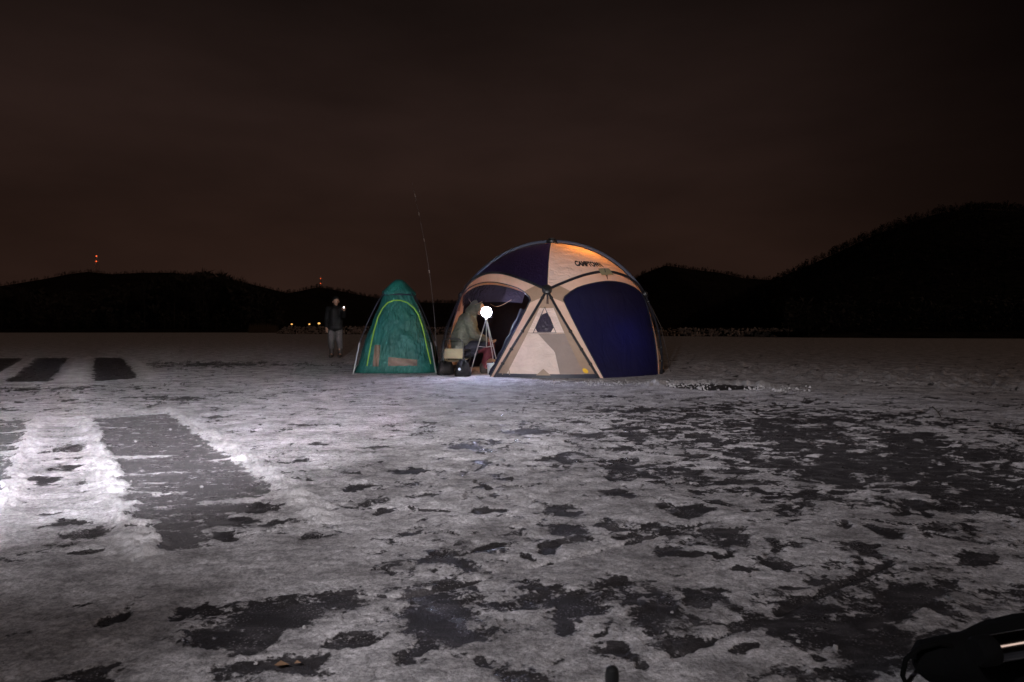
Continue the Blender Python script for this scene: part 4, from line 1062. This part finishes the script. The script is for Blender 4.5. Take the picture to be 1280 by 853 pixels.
# ------------------------------------------------------------------ lantern on its stand in the doorway
def lantern():
    p = W(608, 394, 11.75)
    t = thing('lantern_stand', (p.x, p.y, 0), 'silver three-legged lamp stand in the open doorway', 'stand')
    z = p.z - 0.06
    for k, a in enumerate((R(200), R(-38), R(60))):
        m = MB(); f = Vector((math.cos(a) * 0.30, math.sin(a) * 0.30, 0.012)); m.tube([(0, 0, z), f * 0.6 + Vector((0, 0, z * 0.42)), f], [0.010, 0.009, 0.008], 8); lg = m.build('leg', M['steel'], t)
        m = MB(); m.sphere(f, 0.014, 8); m.build('foot', M['black'], lg)
    m = MB(); m.tube([(0, 0, z * 0.5), (0, 0, z + 0.005)], 0.009, 8); m.lathe([(.02, z - .05), (.026, z - .03), (.026, z), (.02, z + .005)], (0, 0, 0), 12); m.build('centre_column', M['steel'], t)
    for a in (R(200), R(-38), R(60)):
        m = MB(); f = Vector((math.cos(a), math.sin(a), 0)); m.tube([Vector((0, 0, z * 0.5)), f * 0.16 + Vector((0, 0, z * 0.52))], 0.005, 6); m.build('brace', M['steel'], t)
    l = thing('lantern', (p.x, p.y, z + 0.005), 'dazzling white round lamp on top of the stand in the doorway', 'lantern')
    f = Vector((0.10, -1.0, -0.10)).normalized(); Mx = f.to_track_quat('Z', 'Y').to_matrix(); c = Vector((0, 0, 0.105))
    m = MB(); m.tube([(-.10, .0, .105), (-.10, .0, .02), (0, 0, 0.0), (.10, 0, .02), (.10, 0, .105)], .007, 8); m.build('bracket', M['black'], l)
    m = MB(); m.lathe([(.02, -.055), (.06, -.05), (.088, -.02), (.094, .0), (.094, .018), (.087, .018), (.074, .004), (.01, .003)], c, 28, Mx); m.build('housing', M['steel'], l)
    m = MB(); m.lathe([(.072, .006), (.068, .016), (.052, .025), (.026, .031), (.002, .033)], c, 28, Mx); m.build('lens', M['lantern'], l)
lantern()

# ------------------------------------------------------------------ chair, bags, bucket in the doorway
def chair():
    x, y = (567 - 640) / F * 11.75, 11.72
    t = thing('camp_chair', (x, y, 0), 'low camp chair with khaki canvas and black frame, back turned to the viewer', 'chair', rz=R(-14))
    m = MB(); m.grid(lambda u, v: (-.165 + .33 * u, -.02 - .03 * math.sin(PI * u) + .03 * v, .30 + .17 * v), [i / 8 for i in range(9)], [i / 4 for i in range(5)]); m.build('backrest', M['khaki'], t)
    m = MB(); m.grid(lambda u, v: (-.19 + .38 * u, .0 + .36 * v, .27 - .03 * math.sin(PI * u) + .03 * v), [i / 8 for i in range(9)], [i / 4 for i in range(5)]); m.build('seat', M['khaki'], t)
    fr = MB(); fr.tube([(-.18, .0, .26), (-.185, -.02, .45), (-.17, -.04, .60), (-.12, -.05, .635), (.12, -.05, .635), (.17, -.04, .60), (.185, -.02, .45), (.18, .0, .26)], .012, 8); fr.build('back_frame', M['black'], t)
    for sx in (-1, 1):
        fr = MB(); fr.tube([(sx * .20, -.06, 0.012), (sx * .20, .36, .30)], .011, 8); fr.build('leg', M['black'], t)
        fr = MB(); fr.tube([(sx * .20, .38, 0.012), (sx * .19, .0, .28)], .011, 8); fr.build('leg', M['black'], t)
        fr = MB(); fr.tube([(sx * .19, -.02, .44), (sx * .20, .30, .45), (sx * .20, .34, .30)], .012, 8); fr.build('armrest', M['black'], t)
    fr = MB(); fr.tube([(-.2, .36, .30), (.2, .36, .30)], .011, 8); fr.build('front_bar', M['black'], t)
chair()

def bag(px0, px1, ytop, d, label, depth, seed, spot=False, cat='bag'):
    x0, x1 = (px0 - 640) / F * d, (px1 - 640) / F * d; h = CAMH + (HZ - ytop) / F * d
    cx = (x0 + x1) / 2; hw = (x1 - x0) / 2
    t = thing('bag', (cx, d, 0), label, cat)
    rr = random.Random(seed); n = 28; ring = [(0.0, .88), (.08, 1.03), (.28, 1.08), (.5, 1.0), (.68, .92), (.82, .74), (.93, .48), (1.0, .14)]
    vs = []
    for zf, k in ring:
        for i in range(n):
            a = 2 * PI * i / n; e = 2.4
            kk = (abs(math.cos(a)) ** e + abs(math.sin(a)) ** e) ** (-1 / e) * k * (1 + rr.uniform(-.05, .05) + .07 * math.sin(2 * a + seed + 5 * zf))
            vs.append((math.cos(a) * hw * kk, math.sin(a) * depth * kk, zf * h * (1 + 0.10 * math.sin(2 * a + seed) * zf + .04 * math.sin(5 * a)) + .004))
    m = MB(); m.add(vs, [(r * n + i, r * n + (i + 1) % n, (r + 1) * n + (i + 1) % n, (r + 1) * n + i) for r in range(len(ring) - 1) for i in range(n)] + [tuple((len(ring) - 1) * n + i for i in range(n))])
    m.build('bag_body', M['blackcloth'], t)
    m = MB(); m.tube([(-hw * .5, -depth * .5, h * .93), (-hw * .3, -depth * .6, h * 1.16), (hw * .3, -depth * .6, h * 1.16), (hw * .5, -depth * .5, h * .93)], .012, 7); m.build('handle', M['black'], t)
    
    if spot:
        m = MB(); m.lathe([(.022, 0), (.024, .006), (.018, .010)], (-hw * .35, -depth * 1.05, h * .52), 14, Matrix.Rotation(R(90), 3, 'X')); m.build('badge', M['bucket'], t)
bag(547, 567, 450, 11.95, 'black soft bag on the ice at the dome doorway, nearest the green tent', .17, 1)
bag(569, 588, 452, 11.55, 'black bag with a pale round badge on the ice in front of the doorway', .12, 2, True)

def bucket():
    p = W(615, 462, 11.85)
    t = thing('bucket', (p.x, p.y, 0), 'pale translucent bucket at the seated person\'s feet', 'bucket')
    m = MB(); m.lathe([(.062, .012), (.075, .02), (.088, .20), (.092, .215), (.084, .215), (.07, .03)], (0, 0, 0), 20); m.build('pail', M['bucket'], t)
    m = MB(); m.tube([(math.cos(a) * .09, -.02 + .0, .205 + math.sin(a) * -.07) if False else (math.cos(a) * .092, -.05 * math.sin(a) - .03, .205 - .05 * math.sin(a)) for a in [PI * i / 10 for i in range(11)]], .004, 6); m.build('handle', M['steel'], t)
    c = thing('cloth', (p.x - .01, p.y - .0, .217), 'crumpled tan cloth lying on top of the pale bucket', 'cloth')
    V = np.linspace(0, 1, 14); m = MB(); rr = random.Random(8)
    m.grid(lambda u, v: (.10 * math.cos(u * 2 * PI) * v * (1 + .15 * math.sin(7 * u)), .09 * math.sin(u * 2 * PI) * v, .055 * (1 - v * v) + .012 * math.sin(11 * u + 6 * v) + .014), [i / 20 for i in range(21)], [i / 6 for i in range(7)])
    m.build('folds', M['tan'], c)
bucket()

# ------------------------------------------------------------------ loose snow and ice lumps
def lump(name, loc, r, label, cat, group, seed, mat_, flat=0.7):
    bm = bmesh.new(); bmesh.ops.create_icosphere(bm, subdivisions=3, radius=1)
    rr = np.random.default_rng(seed)
    axes = rr.normal(size=(9, 3)); axes /= np.linalg.norm(axes, axis=1)[:, None]; cut = rr.uniform(.55, .9, 9)
    for v in bm.verts:
        for a, c in zip(axes, cut):
            dd = v.co.dot(Vector(a))
            if dd > c: v.co -= Vector(a) * (dd - c)
        v.co = Vector((v.co.x * r, v.co.y * r * .9, v.co.z * r * flat))
    me = bpy.data.meshes.new(name); bm.to_mesh(me); bm.free(); me.materials.append(mat_)
    o = bpy.data.objects.new(name, me); C.objects.link(o); o.location = loc; o.rotation_euler = (0, 0, rr.uniform(0, 6))
    return tag(o, label, cat, group)
chunks = [(1044, 812, 6, 'pale ice lump lying on the dark patch nearest the black bag'), (998, 805, 4.5, 'flat ice lump on bare ice left of the black bag'), (840, 768, 3, 'tiny ice lump in the middle of a dark round patch'),
          (380, 787, 4, 'ice lump at the right end of the big dark patch at lower left'), (320, 832, 4, 'ice lump by the dark patch at the lower left edge'), (170, 553, 3, 'ice lump at the top of the swept lane'), (213, 538, 2.4, 'snow crumb at the far end of the swept lane'),
          (252, 610, 3, 'ice lump across the middle of the swept lane'), (193, 620, 3.4, 'ice lump on the snowy stripe across the swept lane'), (336, 666, 3.5, 'ice lump right of the near end of the swept lane')]
for i, (px, py, s, lb) in enumerate(chunks):
    x, y = G(px, py); lump('ice_lump', (x, y, 0.006), s * 0.8 / F * y, lb, 'ice', 'loose ice lumps on the frozen lake', 50 + i, M['oldsnow'])
# pile of broken snow right of the pool: uncountable crumbs, one object
def crumbs():
    rr = random.Random(12); m = MB()
    def one(x, y, z, r):
        rot = Euler((rr.uniform(0, 6), rr.uniform(0, 6), rr.uniform(0, 6))).to_matrix()
        vs = []
        for a in ((1, 0, 0), (-1, 0, 0), (0, 1, 0), (0, -1, 0), (0, 0, 1), (0, 0, -1)):
            vs.append(Vector((x, y, z)) + rot @ Vector(a) * r * rr.uniform(.6, 1.2))
        m.add(vs, [(0, 2, 4), (2, 1, 4), (1, 3, 4), (3, 0, 4), (2, 0, 5), (1, 2, 5), (3, 1, 5), (0, 3, 5)])
    for k in range(230):
        px = rr.gauss(966, 20) if k % 3 else rr.gauss(945, 34); py = rr.gauss(487.5, 2.0)
        if rr.random() < .3: px = rr.gauss(835, 18); py = rr.gauss(482, 1.6)
        x, y = G(px, py); one(x, y, rr.uniform(-.008, .012), .005 + .030 * rr.random() ** 3)
    for k in range(700):
        px = rr.uniform(625, 900); py = rr.gauss(479, 3.5)
        if py < 474.5: continue
        x, y = G(px, py); one(x, y, rr.uniform(-.005, .008), rr.uniform(.005, .018))
    for k in range(1500):       # crumbs thrown up along the swept lanes
        a, b = rr.choice([((98, 528), (182, 700)), ((218, 514), (405, 645)), ((218, 514), (405, 645)), ((48, 524), (0, 625)), ((113, 520), (212, 513))])
        u = rr.random(); px = a[0] + (b[0] - a[0]) * u + rr.gauss(0, 10); py = a[1] + (b[1] - a[1]) * u + rr.gauss(0, 3)
        x, y = G(px, py); one(x, y, rr.uniform(.0, .012), rr.uniform(.002, .007))
    o = m.build('snow_crumbs', M['oldsnow'], smooth=False)
    tag(o, 'broken snow crumbs heaped by the cut pool, the tent edge and the swept lanes', 'snow', kind='stuff')
crumbs()
# two dead leaves
for px, py, lb in ((352, 838, 'brown dead leaf frozen on the ice at the lower left'), (372, 836, 'smaller brown leaf scrap beside the dead leaf')):
    x, y = G(px, py); m = MB(); s = .018 if px < 360 else .009
    m.add([(-s, 0, .01), (-s * .3, s * .6, .016), (s, 0, .012), (-s * .3, -s * .6, .013)], [(0, 1, 2, 3)]); o = m.build('dead_leaf', M['leaf'], smooth=False, loc=(x, y, 0.002)); tag(o, lb, 'leaf')
# twig standing in the snow at the right
x, y = G(1173, 522); m = MB(); m.tube([(0.03, 0, -.01), (0.0, 0, .05), (-.05, .01, .10)], .006, 5); m.tube([(0.0, 0, .05), (.04, .0, .08)], .004, 5)
tag(m.build('twig', M['bark'], loc=(x, y, 0)), 'short dark twig sticking out of the snow at the right', 'twig')

# ------------------------------------------------------------------ foreground: black bag with metal tube, pole top
def gear_bag():
    t = thing('gear_bag', (1.00, 1.50, 0), 'black padded equipment bag with a carry loop at the lower right', 'bag')
    a = Vector((-.09, .045, .050)); b = Vector((.55, -.02, .115))
    d = b - a; Mx = d.to_track_quat('Z', 'Y').to_matrix(); L = d.length
    prof = [(0.004, 0), (.026, .004), (.042, .02), (.048, .06), (.056, .12), (.074, .17), (.086, .24), (.090, .40), (.088, L)]
    m = MB(); m.lathe(prof, a, 28, Mx); m.build('bag_body', M['bagcloth'], t)
    m = MB(); m.tube([a + Vector(p) for p in ((.07, -.03, .045), (.03, -.04, .058), (-.015, -.045, .050), (-.045, -.045, .025), (-.052, -.045, -.01), (-.040, -.045, -.038), (-.01, -.04, -.046), (.04, -.03, -.042))], .0055, 8); m.build('carry_loop', M['bagcloth'], t)
    m = MB(); m.tube([a + d * k + Vector((0, -.075 - .01 * k, .045)) for k in (.25, .4, .6, .8, 1)], .006, 6); m.build('zip', M['black'], t)
    q = thing('metal_tube', (0.935, 1.375, 0.150), 'shiny dark metal tube lying on the black bag', 'tube')
    b2 = Vector((.46, .05, .050)); M2 = b2.to_track_quat('Z', 'Y').to_matrix()
    m = MB(); m.lathe([(.010, 0), (.024, .001), (.028, .006), (.028, .03), (.0265, .034), (.0265, b2.length)], (0, 0, 0), 32, M2); m.build('barrel', M['chrome'], q)
    m = MB(); m.lathe([(.004, -.004), (.024, -.003), (.0292, .004), (.0292, .032), (.0282, .036)], (0, 0, 0), 32, M2); m.build('end_cap', M['bagcloth'], q)
gear_bag()
def pole_top():
    p = W(765, 833, 1.08)
    t = thing('walking_pole', (p.x, p.y, 0), 'upright black pole with a rounded cap at the bottom edge', 'pole')
    m = MB(); m.tube([(0, 0, 0.0), (0, 0, p.z - .012)], .0078, 14); m.build('shaft', M['black'], t)
    m = MB(); m.lathe([(.008, p.z - .03), (.0105, p.z - .028), (.0112, p.z - .014), (.0095, p.z - .004), (.005, p.z - .0005), (.001, p.z)], (0, 0, 0), 18); m.build('cap', M['black'], t)
pole_top()
